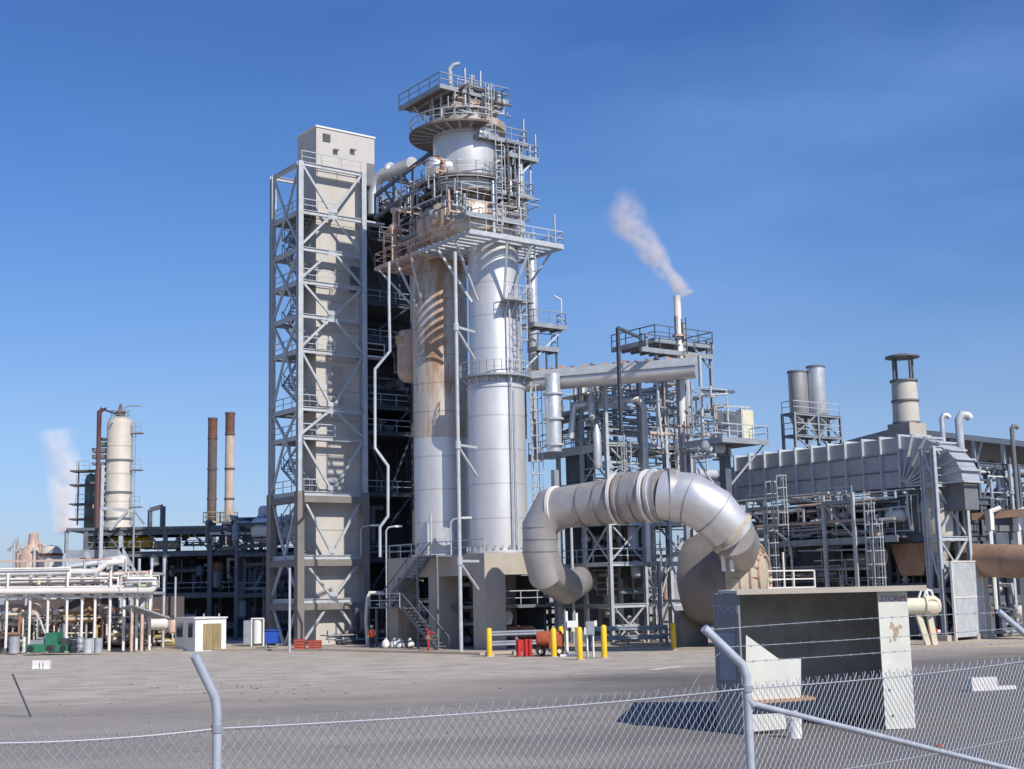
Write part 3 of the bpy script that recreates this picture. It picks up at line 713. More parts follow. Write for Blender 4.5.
# silver standpipe at 553
sp = FL(at(554, 440, 94.5)); r = RAD(8.5, sp)
o = thing('silver_standpipe', V((sp.x, sp.y, ZV(sp, 460))), 'short fat silver standpipe under the left end of the high horizontal duct', 'pipe')
MB().lathe(sp, [(r * .9, ZV(sp, 452)), (r * .95, ZV(sp, 446)), (r * .95, ZV(sp, 420)), (r, ZV(sp, 420)), (r, ZV(sp, 396)), (r * .92, ZV(sp, 394)), (r * .92, ZV(sp, 374))], 22).build('shell', 'alusm', o)
for y in (395, 420, 446): MB().lathe(sp, [(r, ZV(sp, y)), (r + .14, ZV(sp, y)), (r + .14, ZV(sp, y) + .14), (r, ZV(sp, y) + .14)], 22).build('flange', 'galv', o)
MB().beam(V((sp.x, sp.y, ZV(sp, 470))), V((sp.x, sp.y, 1)), .4).build('support_post', 'galvdull', o)
# high horizontal duct
d0, d1 = at(527, 383, 96.5), at(696, 369, 93)
o = thing('high_horizontal_duct', (d0 + d1) / 2, 'long high horizontal duct, pale with rusty top, between bright column and thin stack', 'duct')
MB().tube([d0, d1], .66, 24).build('shell', 'ductalu', o)
dd = (d1 - d0).normalized()
MB().beam(d0 + V((0, -.75, .45)), d1 + V((0, -.75, .45)), .16, .55).build('side_girder', 'galv', o)
MB().beam(d0 + V((0, .2, .72)), d1 + V((0, .2, .72)), .9, .12).build('top_plate', 'rustpaint', o)
for k in range(16):
    p = d0.lerp(d1, (k + .5) / 16)
    MB().beam(p + V((0, .1, .7)), p + V((0, .1, .92 + .08 * (k % 2))) + dd * .1, .4 if k % 3 else .6).build('cleat', 'palerust' if k % 2 else 'rustpaint', o)
# thin stack with steam
sk = FL(at(684, 470, 94.5))
o = thing('thin_steam_stack', V((sk.x, sk.y, ZV(sk, 480))), 'thin pale stack blowing steam above the open steel structure', 'chimney')
MB().lathe(sk, [(.20, ZV(sk, 480)), (.34, ZV(sk, 365)), (.34, ZV(sk, 345)), (.27, ZV(sk, 343)), (.25, ZV(sk, 296)), (.2, ZV(sk, 296)), (.2, ZV(sk, 300))], 18).build('shell', 'whitepipe', o)
for y in (337, 366): MB().lathe(sk, [(.28, ZV(sk, y)), (.44, ZV(sk, y)), (.44, ZV(sk, y) + .15), (.28, ZV(sk, y) + .15)], 18).build('collar', 'palerust', o)
MB().beam(V((sk.x, sk.y, ZV(sk, 480))), V((sk.x, sk.y, .1)), .3).build('support_post', 'galvdull', o)
# stack head platforms
hp = thing('stack_head_platform', at(680, 340, 92.5), 'dark steel platform with handrails round the foot of the thin steaming stack', 'platform')
Qa, aa_, ba_ = rect_deck('platform_deck', (642, 347), 92.0, (640, 348), (712, 350), hp, m='dark', rm='darkblue')
Qb, ab, bb_ = rect_deck('upper_platform_deck', (655, 338), 93.0, (612, 356), (712, 334), hp, m='midgrey', rm='darkblue')
for s in (aa_ * .1, aa_ * .98): MB().beam(Qa(s, .3), Qa(s, .3, 1.1), .2).build('post', 'galvdull', hp)
for (s, z0, z1) in ((aa_, -4.6, .9), (aa_ * .52, -9, 2.6), (aa_ * .62, -9, 2.2)):
    MB().beam(Qa(s, .2, z0), Qa(s, .2, z1), .2).build('column', 'galvdull', hp)
MB().beam(Qa(aa_, .2, -4.5), Qa(aa_ * .5, .2, -4.5), .16).build('beam', 'galvdull', hp)
MB().beam(Qa(aa_, .2, -1.0), Qa(aa_ * .75, .2, .5), .12).build('brace', 'galvdull', hp)
MB().beam(Qa(-2.0, .2, 1.2), Qa(0, .2, .7), .18).build('davit', 'dark', hp); MB().beam(Qa(-2.0, .2, 1.2), Qa(-2.0, .2, -6), .2).build('column', 'dark', hp)
clutter(hp, FL(Qa(0, 0)), aa_ * .3, aa_ * .8, .2, 2.0, Qa(0, 0).z - 8, Qa(0, 0).z + .2, 20, ['galvdull', 'galv', 'palerust', 'galv'], .04, .13, 1)
ladder(Qa(aa_ * .57, -.2, -2), Qa(0, 0).z + 2.4, -U, cage=False).build('ladder', 'darkblue', hp)
# platform to the right (690-767, 430-445)
rp = thing('right_hand_platform', at(730, 437, 92), 'broad steel platform with panel boxes and railings jutting out right of the thin stack', 'platform')
Qc, ac, bc = rect_deck('platform_deck', (722, 437), 89.5, (684, 446), (768, 440), rp, m='galvdull', rm='galv', th=.2)
for (s, t, c) in ((ac * .55, 1, .45), (ac * .98, .2, 0)):
    pass
MB().beam(Qc(ac * .5, 2, -.2), V((Qc(ac * .5, 2).x, Qc(ac * .5, 2).y, 0)), .55).build('column', 'darkblue', rp)
MB().beam(Qc(ac * .97, .3, -.3), Qc(ac * .6, 2, -3.0), .13).build('strut', 'galv', rp)
MB().beam(Qc(.1, bc * .9, -.3), Qc(ac * .1, bc * .4, -3.0), .13).build('strut', 'galv', rp)
q = Qc(1.2, 1.8)
MB().fbox(q, 0, 2.6, 0, .15, q.z + .5, q.z + 2.1).build('louvre_panel', 'darkblue', rp)
for s in (0, 1.3, 2.6, 3.0): MB().beam(q + U * s, q + U * s + Z * 2.4, .13).build('post', 'galv', rp)
MB().fbox(q, 2.65, 3.7, -.1, .5, q.z, q.z + 2.3).build('panel_box', 'cream', rp)
MB().beam(q + Z * 2.4, q + U * 3.4 + Z * 2.5, .12).build('beam', 'galv', rp)
MB().beam(q + U * -1.2 + Z * 3.3, q + U * 2.0 + Z * 3.5, .2).build('davit_beam', 'darkblue', rp)
MB().beam(q + U * -1.2, q + U * -1.2 + Z * 5.8, .18).build('post', 'galv', rp)
clutter(rp, FL(q), -1.8, 1.6, -1, 2, q.z, q.z + 4.2, 20, ['galv', 'galvdull', 'galv', 'palerust'], .04, .10, 0)
clutter(rp, FL(q), -2.2, 2.0, -1.2, 2, q.z - 1.2, q.z - .3, 12, ['galv', 'galvdull', 'midgrey'], .05, .14, 1, vert=.1)

# ================================================================== BIG BENT DUCT
bd = thing('big_bent_duct', at(640, 520, 86), 'huge grey and silver bent duct on legs in front of the open structure', 'duct')
pL = at(546, 516, 86.5); pR = at(664, 495, 82.5)
MB().tube([at(584, 579, 101), at(566, 587, 90.5), at(546, 573, 86.5), at(540, 552, 86.2), at(540, 528, 86.2), at(552, 509, 86.2), at(575, 506, 85.8), at(612, 501, 84.6), pR], 1.45, 36,
          radii=[1.0, 1.12, 1.15, 1.1, 1.12, 1.3, 1.34, 1.42, 1.5]).build('grey_shell', 'duct', bd)
pe = [pR, at(690, 498, 81.8), at(713, 512, 81.6), at(733, 534, 82.2)]
MB().tube(pe, 1.6, 36, radii=[1.5, 1.52, 1.52, 1.4]).build('silver_elbow', 'ductalu', bd)
def hoop(c, d, r, wd, name, m, root, th=.14):
    d = d.normalized(); MB().lathe(c, [(r - .02, -wd / 2), (r + th, -wd / 2), (r + th, wd / 2), (r - .02, wd / 2)], 36, axis=d).build(name, m, root)
dx = (pR - at(575, 505, 85.8))
for px, py, Y in ((548, 517, 86.4),): hoop(at(557, 508.5, 86.1), dx, 1.32, .22, 'flange_ring', 'whitepipe', bd, .12)
for i_ in range(5):
    f_ = (i_ + .6) / 5; c_ = at(575, 506, 85.8).lerp(pR, f_); hoop(c_, dx, 1.345 + .15 * f_, .05, 'cladding_seam', 'midgrey', bd, .022)
for i_, (a_, b_) in enumerate((((540, 528, 86.2), (540, 552, 86.2)),)):
    for f_ in (0, .5, 1): hoop(at(*a_).lerp(at(*b_), f_), V((0, 0, 1)), 1.115, .05, 'cladding_seam', 'midgrey', bd, .03)
for i_ in range(1, 3): hoop(V(pe[i_]), (V(pe[i_ + 1]) - V(pe[i_ - 1])), 1.55, .07, 'mitre_seam', 'galvdull', bd, .03)
for px, Y, m in ((619, 84.3, 'whitepipe'), (624, 84.1, 'duct'), (650, 83.0, 'whitepipe'), (656, 82.8, 'galv')):
    hoop(at(px, 499 - (px - 619) * .1, Y), dx, 1.47, .2, 'flange_ring', m, bd, .18)
hoop(at(637, 497, 83.6), dx, 1.48, 1.0, 'bellows', 'duct', bd, .08)
hoop(at(671, 494.5, 82.3), V((1, -.02, -.05)), 1.52, .4, 'flange_ring', 'duct', bd, .09)
# bell / large vessel the elbow enters (right)
bc_ = at(741, 578, 88); bax = V((.90, -.43, .0)).normalized()
bv = thing('bell_vessel', FL(bc_), 'large grey round vessel with cream ribbed end under the silver elbow', 'vessel')
MB().lathe(bc_ - bax * 4.2, [(0, .2), (1.6, .4), (2.6, .8), (3.0, 1.6), (3.0, 4.4)], 48, axis=bax).build('shell', 'ductdark', bv)
MB().lathe(bc_, [(3.02, -.1), (3.2, -.08), (3.2, .2), (2.9, .3), (2.5, .95), (1.5, 1.5), (0, 1.7)], 48, axis=bax).build('cream_end', 'creamdull', bv)
for rr_k, zk in ((2.72, .62), (2.2, 1.15), (1.5, 1.52)):
    MB().lathe(bc_, [(rr_k, zk), (rr_k + .02, zk + .14), (rr_k - .1, zk + .16), (rr_k - .14, zk + .02)], 48, axis=bax).build('rib', 'palerust', bv)
for a in range(8):
    an = a * math.pi / 8; q1 = bax.cross(Z).normalized(); dd_ = q1 * math.cos(an) + Z * math.sin(an)
    MB().beam(bc_ + dd_ * 2.9 + bax * .4, bc_ + dd_ * 1.5 + bax * 1.56, .09).build('rib', 'rustpaint', bv)
hoop(at(732, 533, 82.2), V((.72, .05, -.7)), 1.4, .3, 'inlet_flange', 'creamdull', bv, .16)
MB().tube([at(732, 534, 82.2), at(738, 545, 84), at(738, 560, 87)], 1.3, 30, radii=[1.38, 1.36, 1.1]).build('inlet_neck', 'duct', bv)
for (x0, y0) in ((722, 545), (730, 545)): MB().tube([at(x0, y0, 82.6), at(x0 + 2, y0 + 26, 82.9)], .13, 8).build('pipe', 'white', bv)
for sg in (-1, 1):
    p = FL(bc_ - bax * (2 + sg * 1.5)); MB().fbox(p, -1.2, 1.2, -.3, .3, .1, bc_.z - 2.0).build('saddle', 'concdark', bv)

# duct support frames
ds_ = thing('duct_support_frame', G(658, 640), 'galvanised steel legs and cross braces carrying the big bent duct', 'steel frame')
def leg(px, py, Yd, top): 
    b = G(px, py); return FL(b), ZV(b, top)
l1, t1 = leg(545, 641, 0, 523); l2, t2 = leg(621, 641, 0, 522); l3, t3 = leg(657, 642, 0, 518); l4 = FL(G(687, 645)); t4 = ZV(l4, 560)
l2b = l2 + W * 2.6 + U * .6; l3b = l3 + W * 3 + U * .4
for b, t in ((l1, t1), (l2, t2), (l3, t3)):
    MB().hbeam(b, b + Z * t, .24, .24, .05, side=U).build('column', 'galv', ds_)
    MB().beam(b + Z * t, b + Z * (t + .01) + Z * .8, .3).build('saddle_post', 'galv', ds_)
    MB().fbox(b, -.35, .35, -.35, .35, 0.1, .4).build('footing', 'concrete', ds_)
for b, t in ((l2b, t2), (l3b, t3), (l4, t4), (l3 + (l4 - l3) * 0.97 + W * 2.5, t4)):
    MB().hbeam(b, b + Z * t, .2, .2, .04, side=U).build('column', 'galvdull', ds_)
def bm(a, b, w=.2, m='galv', n='beam'): MB().beam(a, b, w).build(n, m, ds_)
bm(l1 + Z * t1, l2 + Z * t2, .3, 'midgrey'); bm(l2 + Z * t2, l3 + Z * t3, .35, 'galvdull'); bm(l2b + Z * t2, l3b + Z * t3, .3, 'galvdull'); bm(l3 + Z * t3, l4 + Z * t3 + U * 1.5, .35, 'galvdull')
for f in (.33, .68):
    bm(l3 + Z * t3 * f, l4 + Z * t3 * f * 1.0); bm(l2 + Z * t2 * f, l2b + Z * t2 * f); bm(l3 + Z * t3 * f, l3b + Z * t3 * f, .16, 'galvdull')
for (f0, f1) in ((0, .33), (.33, .68)):
    m_ = (l3 + l4) / 2
    bm(l3 + Z * t3 * f0 + Z * .2, m_ + Z * t3 * f1, .12, n='brace'); bm(l4 + Z * t3 * f0 + Z * .2, m_ + Z * t3 * f1, .12, n='brace')
bm(l3 + Z * t3 * .98, l4 + Z * t3 * .68, .12, n='brace'); bm(l2 + Z * t2, l3 + Z * t3 * .4, .12, 'galvdull', 'brace'); bm(l2 + Z * .3, l3 + Z * t3 * .4, .1, 'galvdull', 'brace')

# dark low structure behind duct (525-700, y 600-645): beam and machinery
lw = thing('low_pump_deck', G(560, 645), 'low steel deck with handrail over dark pumps beside the concrete table', 'deck')
Ql = FL(G(522, 646)) + W * 2
zz1 = 3.0
MB().fbox(Ql, .2, 9, .2, 4, zz1 - .25, zz1).build('deck', 'galv', lw)
rail([Ql + Z * zz1 + U * .2, Ql + Z * zz1 + U * 9]).build('handrail', 'galv', lw)
for s in (.4, 4.5, 8.8): MB().beam(Ql + U * s + W * .4, Ql + U * s + W * .4 + Z * zz1, .2).build('post', 'midgrey', lw)
clutter(lw, Ql, .6, 8.6, 1.0, 3.8, .2, zz1 - .3, 16, ['dark', 'midgrey', 'darkblue', 'galvdull'], .06, .25, 6)
clutter(lw, Ql, .6, 8.6, 1.0, 3.8, zz1 + .1, zz1 + 1.6, 8, ['dark', 'midgrey', 'galv'], .05, .15, 2)

# ================================================================== RIGHT SIDE: BOILER HOUSE AND RIBBED DUCT
K2 = G(946, 643)
PQ = lambda s, t, z=0: FL(K2) + U * s + W * t + Z * z
tw = thing('corner_frame_tower', FL(K2), 'galvanised braced frame tower at the right corner of the ribbed duct', 'steel tower')
sK = (PL(973, 600, FL(K2), U) - FL(K2)).dot(U)
yy = [643, 588, 536, 482, 446]
z4 = [0] + [ZV(K2, y) for y in yy[1:]]
frame(tw, K2, [0, sK], [0, .9], z4, m='galv', cw=.28, bw=.3, braces=[(z4[i], z4[i + 1], ('X', 'X', 'X', '\\')[i], 0, sK, 0) for i in range(4)], sidebraces=[(z4[i], z4[i + 1], '/', 0, .9, 0) for i in (1, 3)], floors=[z4[3]], bg=.12)
MB().fbox(K2, -.5, .5, -.5, .5, .1, .5).build('footing', 'concrete', tw); MB().fbox(K2, sK - .5, sK + .5, -.5, .5, .1, .5).build('footing', 'concrete', tw)
MB().lathe(PQ(sK * .5, 1.2), [(.4, z4[2] - 1.6), (.9, z4[2]), (1.0, z4[2] + .3), (1.0, z4[3] - 1.2), (.5, z4[3] - .2)], 20).build('hopper', 'beige', tw)
MB().lathe(PQ(sK * .5, 1.2), [(.2, z4[2] - 3.2), (.55, z4[2] - 2.2), (.55, z4[2] - 1.6)], 16).build('hopper_cone', 'galv', tw)
# ribbed duct
n0 = FL(PQ(.4, 0)) + U * .5; qd = lambda px, py: PL(px, py, n0, W)
tt = lambda px, py=470: (qd(px, py) - n0).dot(W)
rd = thing('ribbed_duct', qd(820, 480), 'long grey rectangular duct with upright ribs and a fan-shaped end bend', 'duct')
tA = tt(902); tB = tt(736)
zT = qd(902, 437).z; zB = qd(902, 487).z; hD = zT - zB
PW2 = 1.9
PD2 = lambda s, t, z: n0 + U * s + W * t + Z * z
arc = [(tA - hD * 1.4 * math.sin(a), zB + hD * math.cos(a)) for a in [math.pi / 2 * k / 7 for k in range(8)]]
prof = [(tB, zB), (tB, zT)] + arc + [(tA, zB)]
MB().prism([PD2(0, t, z) for t, z in prof], U * PW2).build('shell', 'panel', rd)
k = 0
t = tB
while t < tB + .01 or t > tA + .3:
    MB().fbox(n0, -.22, PW2 + .1, t - .06, t + .06, zB - .1, zT + .2).build('rib', 'galv', rd)
    t -= 1.55
    if t < tA: break
for i, (t, z) in enumerate(arc):
    c = PD2(-.12, tA, zB); e = PD2(-.12, t, z); MB().beam(c.lerp(e, .1), e + (e - c) * .05, .1, .24, side=(e - c).cross(U)).build('rib', 'galv', rd)
    e2 = PD2(0, t, z); MB().beam(e2 + (e2 - PD2(0, tA, zB)) * .04, e2 + (e2 - PD2(0, tA, zB)) * .04 + U * PW2, .12).build('rib', 'galv', rd)
for f in (.33, .67): MB().fbox(n0, -.06, -.005, tA, tB, zB + hD * f - .04, zB + hD * f + .04).build('stiffener', 'midgrey', rd)
MB().fbox(n0, 0.3, PW2 - .1, tA - hD * 1.35, tA - hD * .6, zB - 1.8, zB).build('lower_spout', 'midgrey', rd)
# left extension of duct towards the silver elbow
x0 = qd(742, 470)
MB().tube([PD2(1.5, tB - .5, zB + hD * .45), PD2(1.2, tB + 2.4, zB + hD * .35), PD2(.5, tB + 4, zB + hD * .1)], 1.6, 12).build('transition', 'panel', rd)
# boiler house
bh = thing('boiler_house', FL(PQ(0, 8)), 'long dark open-sided boiler house with walkways and caged ladders below the ribbed duct', 'boiler house')
by = [z for z in (0, qd(884, 588).z, qd(884, 537).z, qd(884, 500).z)]
bt = [1.2, 5.2, 9.4, 14.0, tB + .5]
N1 = n0 + U * .3
frame(bh, N1, [0, 6.5], bt, by, m='darkblue', cw=.34, bw=.45, floors=[by[2], by[3]], fm='dark', railm='galv', rails=False, bg=.14)
MB().fbox(N1, 3.4, 3.5, bt[0], bt[-1], 0, by[3] - .5).build('inner_wall', 'midgrey', bh)
MB().fbox(N1, .25, .35, bt[0], bt[1] - .2, by[2], zB - .3).build('siding', 'midgrey', bh)
MB().fbox(N1, .25, .35, bt[2], bt[3], .3, by[2] - .5).build('siding', 'darkblue', bh)
MB().fbox(N1, .15, .25, bt[0], bt[2] - .5, .3, by[1] + .3).build('siding', 'darkblue', bh)
MB().prism([N1 + U * .1 + W * t_ + Z * z_ for t_, z_ in ((1.6, by[2] - .5), (5.0, by[2] - .5), (4.2, by[1] + .8), (2.4, by[1] + .8))], U * 3).build('hopper', 'browndrum', bh)
for j in range(4):
    clutter(bh, N1, .4, 3.2, bt[j] + .3, bt[j + 1] - .3, by[2] + .1, by[3] - .5, 8, ['galv', 'galvdull', 'alusm', 'midgrey', 'palerust', 'white', 'galv'], .05, .2, 3)
    clutter(bh, N1, -.5, .9, bt[j] + .3, bt[j + 1] - .3, by[2] + .1, by[3] - .1, 5, ['galv', 'alusm', 'galvdull', 'white'], .05, .13, 1)
    clutter(bh, N1, .4, 3.2, bt[j] + .3, bt[j + 1] - .3, .2, by[2] - .6, 8, ['galvdull', 'midgrey', 'galv', 'darkblue'], .06, .22, 2)
wk = MB().fbox(N1, -1.5, 0, 3.0, bt[-1] - 1, by[2] - .12, by[2]); wk.build('walkway', 'midgrey', bh)
MB().fbox(N1, -1.6, -1.5, 3.0, bt[-1] - 1, by[2] - .4, by[2] + .05).build('walkway_beam', 'galvdull', bh)
rail([N1 + U * -1.5 + W * 3.2 + Z * by[2], N1 + U * -1.5 + W * (bt[-1] - 1) + Z * by[2]]).build('handrail', 'galvdull', bh)
MB().fbox(N1, -.9, 0, 4.4, bt[-1] - 3, by[3] - .12, by[3]).build('upper_walkway', 'midgrey', bh)
for px, za, zb in ((888, .3, by[3] - .2), (895, .3, by[2] + 1.2), (801, by[2] - 1, by[3] + 2.2), (790, .3, by[3] + 2)):
    tq = (qd(px, 560) - n0).dot(W)
    ladder(N1 + U * -1.75 + W * tq + Z * za, zb, -U).build('caged_ladder', 'galv', bh)
bp2 = thing('boiler_pipework', N1 + W * 9 - U * 1.2, 'thicket of pale pipes, ladders and rails hung in front of the dark boiler house', 'pipework')
clutter(bp2, N1, -1.6, .2, 1.5, bt[-1] - .5, by[2] + .1, by[3] + .9, 52, ['galv', 'galv', 'alusm', 'galvdull', 'white', 'palerust'], .04, .13, 8, vert=.55)
clutter(bp2, N1, -1.6, -.1, 5, bt[-1] + 1, 3.0, by[2] - .3, 36, ['galv', 'galvdull', 'alusm', 'midgrey', 'palerust'], .04, .13, 5, vert=.6)
for px_ in (762, 779, 838, 868): 
    tq = (qd(px_, 540) - n0).dot(W); p_ = N1 - U * 1.7 + W * tq; MB().beam(p_, p_ + Z * (by[3] + .6), .22).build('column', 'galv', bp2)
for (pa_, pb_) in ((762, 801), (838, 868)):
    t1_, t2_ = [(qd(p_, 540) - n0).dot(W) for p_ in (pa_, pb_)]
    for z_ in (by[3] + .1,): rail([N1 - U * 1.75 + W * t1_ + Z * z_, N1 - U * 1.75 + W * t2_ + Z * z_]).build('handrail', 'galv', bp2)
    MB().beam(N1 - U * 1.7 + W * t1_ + Z * by[3], N1 - U * 1.7 + W * t2_ + Z * by[3], .25).build('beam', 'galvdull', bp2)
    MB().beam(N1 - U * 1.7 + W * t1_ + Z * by[3], N1 - U * 1.7 + W * t2_ + Z * (by[2]), .12).build('brace', 'galv', bp2)
# yellowish valve wheel on the wall
p = N1 + U * -.6 + W * ((qd(882, 556) - n0).dot(W)) + Z * qd(882, 556).z
MB().lathe(p, [(0, -.2), (.5, -.15), (.75, 0), (.5, .5), (0, .6)], 16, axis=-U).build('burner', 'palerust', bh)
# right-most low structures
lr = thing('roof_shed', at(930, 450, 104), 'low dark gabled shed roof on thin posts behind the ribbed duct', 'shed')
rg, rL, rR = at(898, 427, 108), at(834, 444, 118), at(1040, 443, 100)
bk = V((3.5, 7.5, -1.2))
MB().prism([rg, rL, rL + bk, rg + bk], Z * -.3).build('roof_slope', 'midgrey', lr)
MB().prism([rR, rg + V((.02, 0, 0)), rg + bk, rR + bk], Z * -.3).build('roof_slope', 'midgrey', lr)
MB().beam(rg - Z * .25 - V((0, .1, 0)), rR - Z * .25 - V((0, .1, 0)), .3, .35).build('eave_beam', 'galv', lr)
MB().beam(rL - Z * .25 - V((0, .1, 0)), rg - Z * .25 - V((0, .1, 0)), .3, .3).build('eave_beam', 'galvdull', lr)
for f in (.12, .4, .55, .75, .98):
    p = rg.lerp(rR, f); MB().beam(p - Z * .3, V((p.x, p.y, 0)), .28).build('post', 'galv', lr)
    if f in (.4, .55): MB().beam(p - Z * 2.4, rg.lerp(rR, f + .06) - Z * .4, .16).build('brace', 'galv', lr)
MB().prism([rg + V((.5, 6, -3.5)), rR + V((0, 6, -3.5)), rR + V((0, 6, -6)), rg + V((.5, 6, -6))], V((0, .2, 0))).build('rear_wall', 'midgrey', lr)
# vent stack with hood
vc = FL(at(907, 430, 104)); rv_ = RAD(12.8, vc)
vt = thing('hooded_vent_stack', V((vc.x, vc.y, ZV(vc, 440))), 'beige vent stack with open lantern and flat round hood', 'chimney')
zv = lambda y: ZV(vc, y)
MB().fbox(vc, -rv_ * 1.05, rv_ * 1.05, -rv_ * 1.05, rv_ * 1.05, zv(450), zv(424)).build('base_box', 'concrete', vt)
MB().lathe(vc, [(rv_ * 1.05, zv(426)), (rv_, zv(400)), (rv_ * .97, zv(382)), (rv_ * .9, zv(382))], 30).build('shell', 'beige', vt)
for y in (382, 402, 424): MB().lathe(vc, [(rv_ * .98, zv(y)), (rv_ * 1.1, zv(y)), (rv_ * 1.1, zv(y) + .14), (rv_ * .98, zv(y) + .14)], 30).build('band', 'midgrey', vt)
for k in range(4):
    a = k * math.pi / 2 + .35; p = vc + V((math.cos(a), math.sin(a), 0)) * rv_ * .9; MB().beam(p + Z * zv(382), p + Z * zv(358), .15).build('post', 'midgrey', vt)
MB().lathe(vc, [(0, zv(357.5)), (rv_ * 1.35, zv(358)), (rv_ * 1.35, zv(356.5)), (rv_ * .5, zv(354)), (0, zv(353.5))], 30).build('hood', 'midgrey', vt)
# twin stacks
tf = FL(at(812, 445, 112))
for i, (px, yt, r_, m, lab) in enumerate(((800.5, 372, 9.3, 'duct', 'darker left one of the twin wide stacks on a steel frame'), (819.5, 367, 9.0, 'alusm', 'brighter right one of the twin wide stacks on a steel frame'))):
    c = FL(at(px, 440, 112)); rr = RAD(r_, c); z_ = lambda y: ZV(c, y)
    o = thing('broad_stack', V((c.x, c.y, z_(440))), lab, 'chimney', 'twin wide stacks')
    MB().lathe(c, [(rr * .4, z_(440)), (rr * .6, z_(428)), (rr, z_(420)), (rr, z_(yt)), (rr * .93, z_(yt)), (rr * .93, z_(yt + 6))], 26).build('shell', m, o)
    for y in (yt + 1, 418): MB().lathe(c, [(rr, z_(y)), (rr * 1.08, z_(y)), (rr * 1.08, z_(y) + .15), (rr, z_(y) + .15)], 26).build('band', 'midgrey', o)
sf = thing('steel_stand', V((tf.x, tf.y, ZV(tf, 470))), 'small steel frame holding up the twin wide stacks', 'steel frame')
fa = FL(at(796, 450, 108)); fs_ = (PL(842, 450, fa, U) - fa).dot(U); ft_ = (PL(784, 450, fa, W) - fa).dot(W)
zf = [ZV(fa, 500), ZV(fa, 455), ZV(fa, 434), ZV(fa, 412)]
frame(sf, fa, [0, fs_ / 2, fs_], [0, ft_], zf, m='galvdull', cw=.2, bw=.2, braces=[(zf[i], zf[i + 1], 'X', j * fs_ / 2, (j + 1) * fs_ / 2, 0) for i in (1, 2) for j in (0, 1)], floors=[zf[2], zf[3]], bg=.1)
for s in (0, fs_): MB().beam(fa + U * s, fa + U * s + Z * zf[0], .2).build('column', 'galvdull', sf)
# goosenecks
for i, (px, yb, yt, r_, Yd, m, lab) in enumerate(((944, 450, 413, 2.6, 97, 'alusm', 'slimmer left gooseneck vent pipe by the frame tower'), (963, 480, 413, 4.0, 92, 'galv', 'thick gooseneck vent pipe in front of the shed roof'), (1015, 470, 424, 2.2, 98, 'midgrey', 'dark gooseneck vent pipe at the far right edge'))):
    b = FL(at(px, yb, Yd)); r = RAD(r_, b); zt_ = ZV(b, yt + 3); z0_ = ZV(b, yb)
    tag(MB().tube([b + Z * z0_, b + Z * (zt_ - .3), b + Z * zt_ + V((.12 + r, 0, 0)), b + Z * (zt_ + .05) + V((.75, 0, 0)), b + Z * (zt_ - .3) + V((1.1, 0, 0))] if False else
             [b + Z * 6, b + Z * (zt_ - r), b + Z * (zt_ + r * .3) + V((r * .9, 0, 0)), b + Z * (zt_ + r * .1) + V((r * 2.4, 0, 0)), b + Z * (zt_ - r * .8) + V((r * 3.0, 0, 0))], r, 14).build('gooseneck_pipe', m), lab, 'vent pipe', 'gooseneck vent pipes')
# right edge: pipework frame, walls, brown drum
er = thing('right_edge_pipe_frame', at(1005, 500, 92), 'crowded frame of pale pipes against a blue-grey wall at the right edge', 'pipe frame')
Ra = FL(at(984, 560, 97)); 
frame(er, Ra, [0, 5, 10, 15], [0, 5], [0, ZV(Ra, 545), ZV(Ra, 505), ZV(Ra, 462)], m='darkblue', cw=.26, bw=.3, floors=[ZV(Ra, 505)], fm='midgrey', braces=[(ZV(Ra, 505), ZV(Ra, 462), 'A', 0, 5, 0)])
MB().fbox(Ra, -3, 16, 5.1, 5.3, 0, ZV(Ra, 492)).build('rear_wall', 'darkblue', er)
for (s0, s1) in ((0, 5), (5, 12)):
    clutter(er, Ra, s0, s1, -.5, 4.5, ZV(Ra, 535), ZV(Ra, 455), 22, ['white', 'galv', 'alusm', 'galvdull', 'palerust', 'midgrey'], .05, .22, 4)
clutter(er, Ra, -2, 8, -.5, 4.5, 1, ZV(Ra, 540), 14, ['rustpaint', 'galv', 'midgrey', 'cream'], .06, .2, 4)
for px in (991, 1019):
    p = FL(at(px, 540, 93)); MB().tube([p + Z * 2, p + Z * ZV(p, 512), p + Z * ZV(p, 508) + V((.8, 0, 0))], .16, 8).build('post', 'white', er)
    MB().beam(p + Z * ZV(p, 530), p + Z * ZV(p, 510), .42).build('jacket', 'white', er)
MB().beam(FL(at(972, 517, 94)) + Z * ZV(FL(at(972, 517, 94)), 517), at(1040, 511, 92), .3, .5).build('pipe_run', 'browndrum', er)
MB().fbox(Ra, -6, 16, 1.1, 1.3, ZV(Ra, 548), ZV(Ra, 494)).build('siding', 'darkblue', er)
MB().fbox(Ra, -6, 16, 1.0, 1.095, ZV(Ra, 530), ZV(Ra, 524)).build('band', 'midgrey', er)
bdr = thing('brown_horizontal_drum', at(1000, 560, 90), 'long brown horizontal drum on saddles at the right edge behind the panel board', 'drum')
e0, e1 = at(968, 560, 92.5), at(1075, 563, 86)
dax = (e1 - e0)
MB().lathe(e0, [(0, -.6), (.8, -.45), (1.05, -.1), (1.1, .2), (1.1, dax.length)], 32, axis=dax).build('shell', 'browndrum', bdr)
for f in (.12, .55, .9):
    p = e0.lerp(e1, f); MB().beam(V((p.x, p.y, .1)), p - Z * 1.0, .9, .4).build('saddle', 'concrete', bdr)
clutter(bdr, FL(e0), 0, 6, -3, 0, .3, 2.6, 8, ['dark', 'galvdull', 'white', 'midgrey'], .05, .15, 1)
# ================================================================== LEFT SIDE: DISTANT UNIT
def ringcol(c, pr, m, root, name='shell', seg=30): return MB().lathe(c, pr, seg).build(name, m, root)
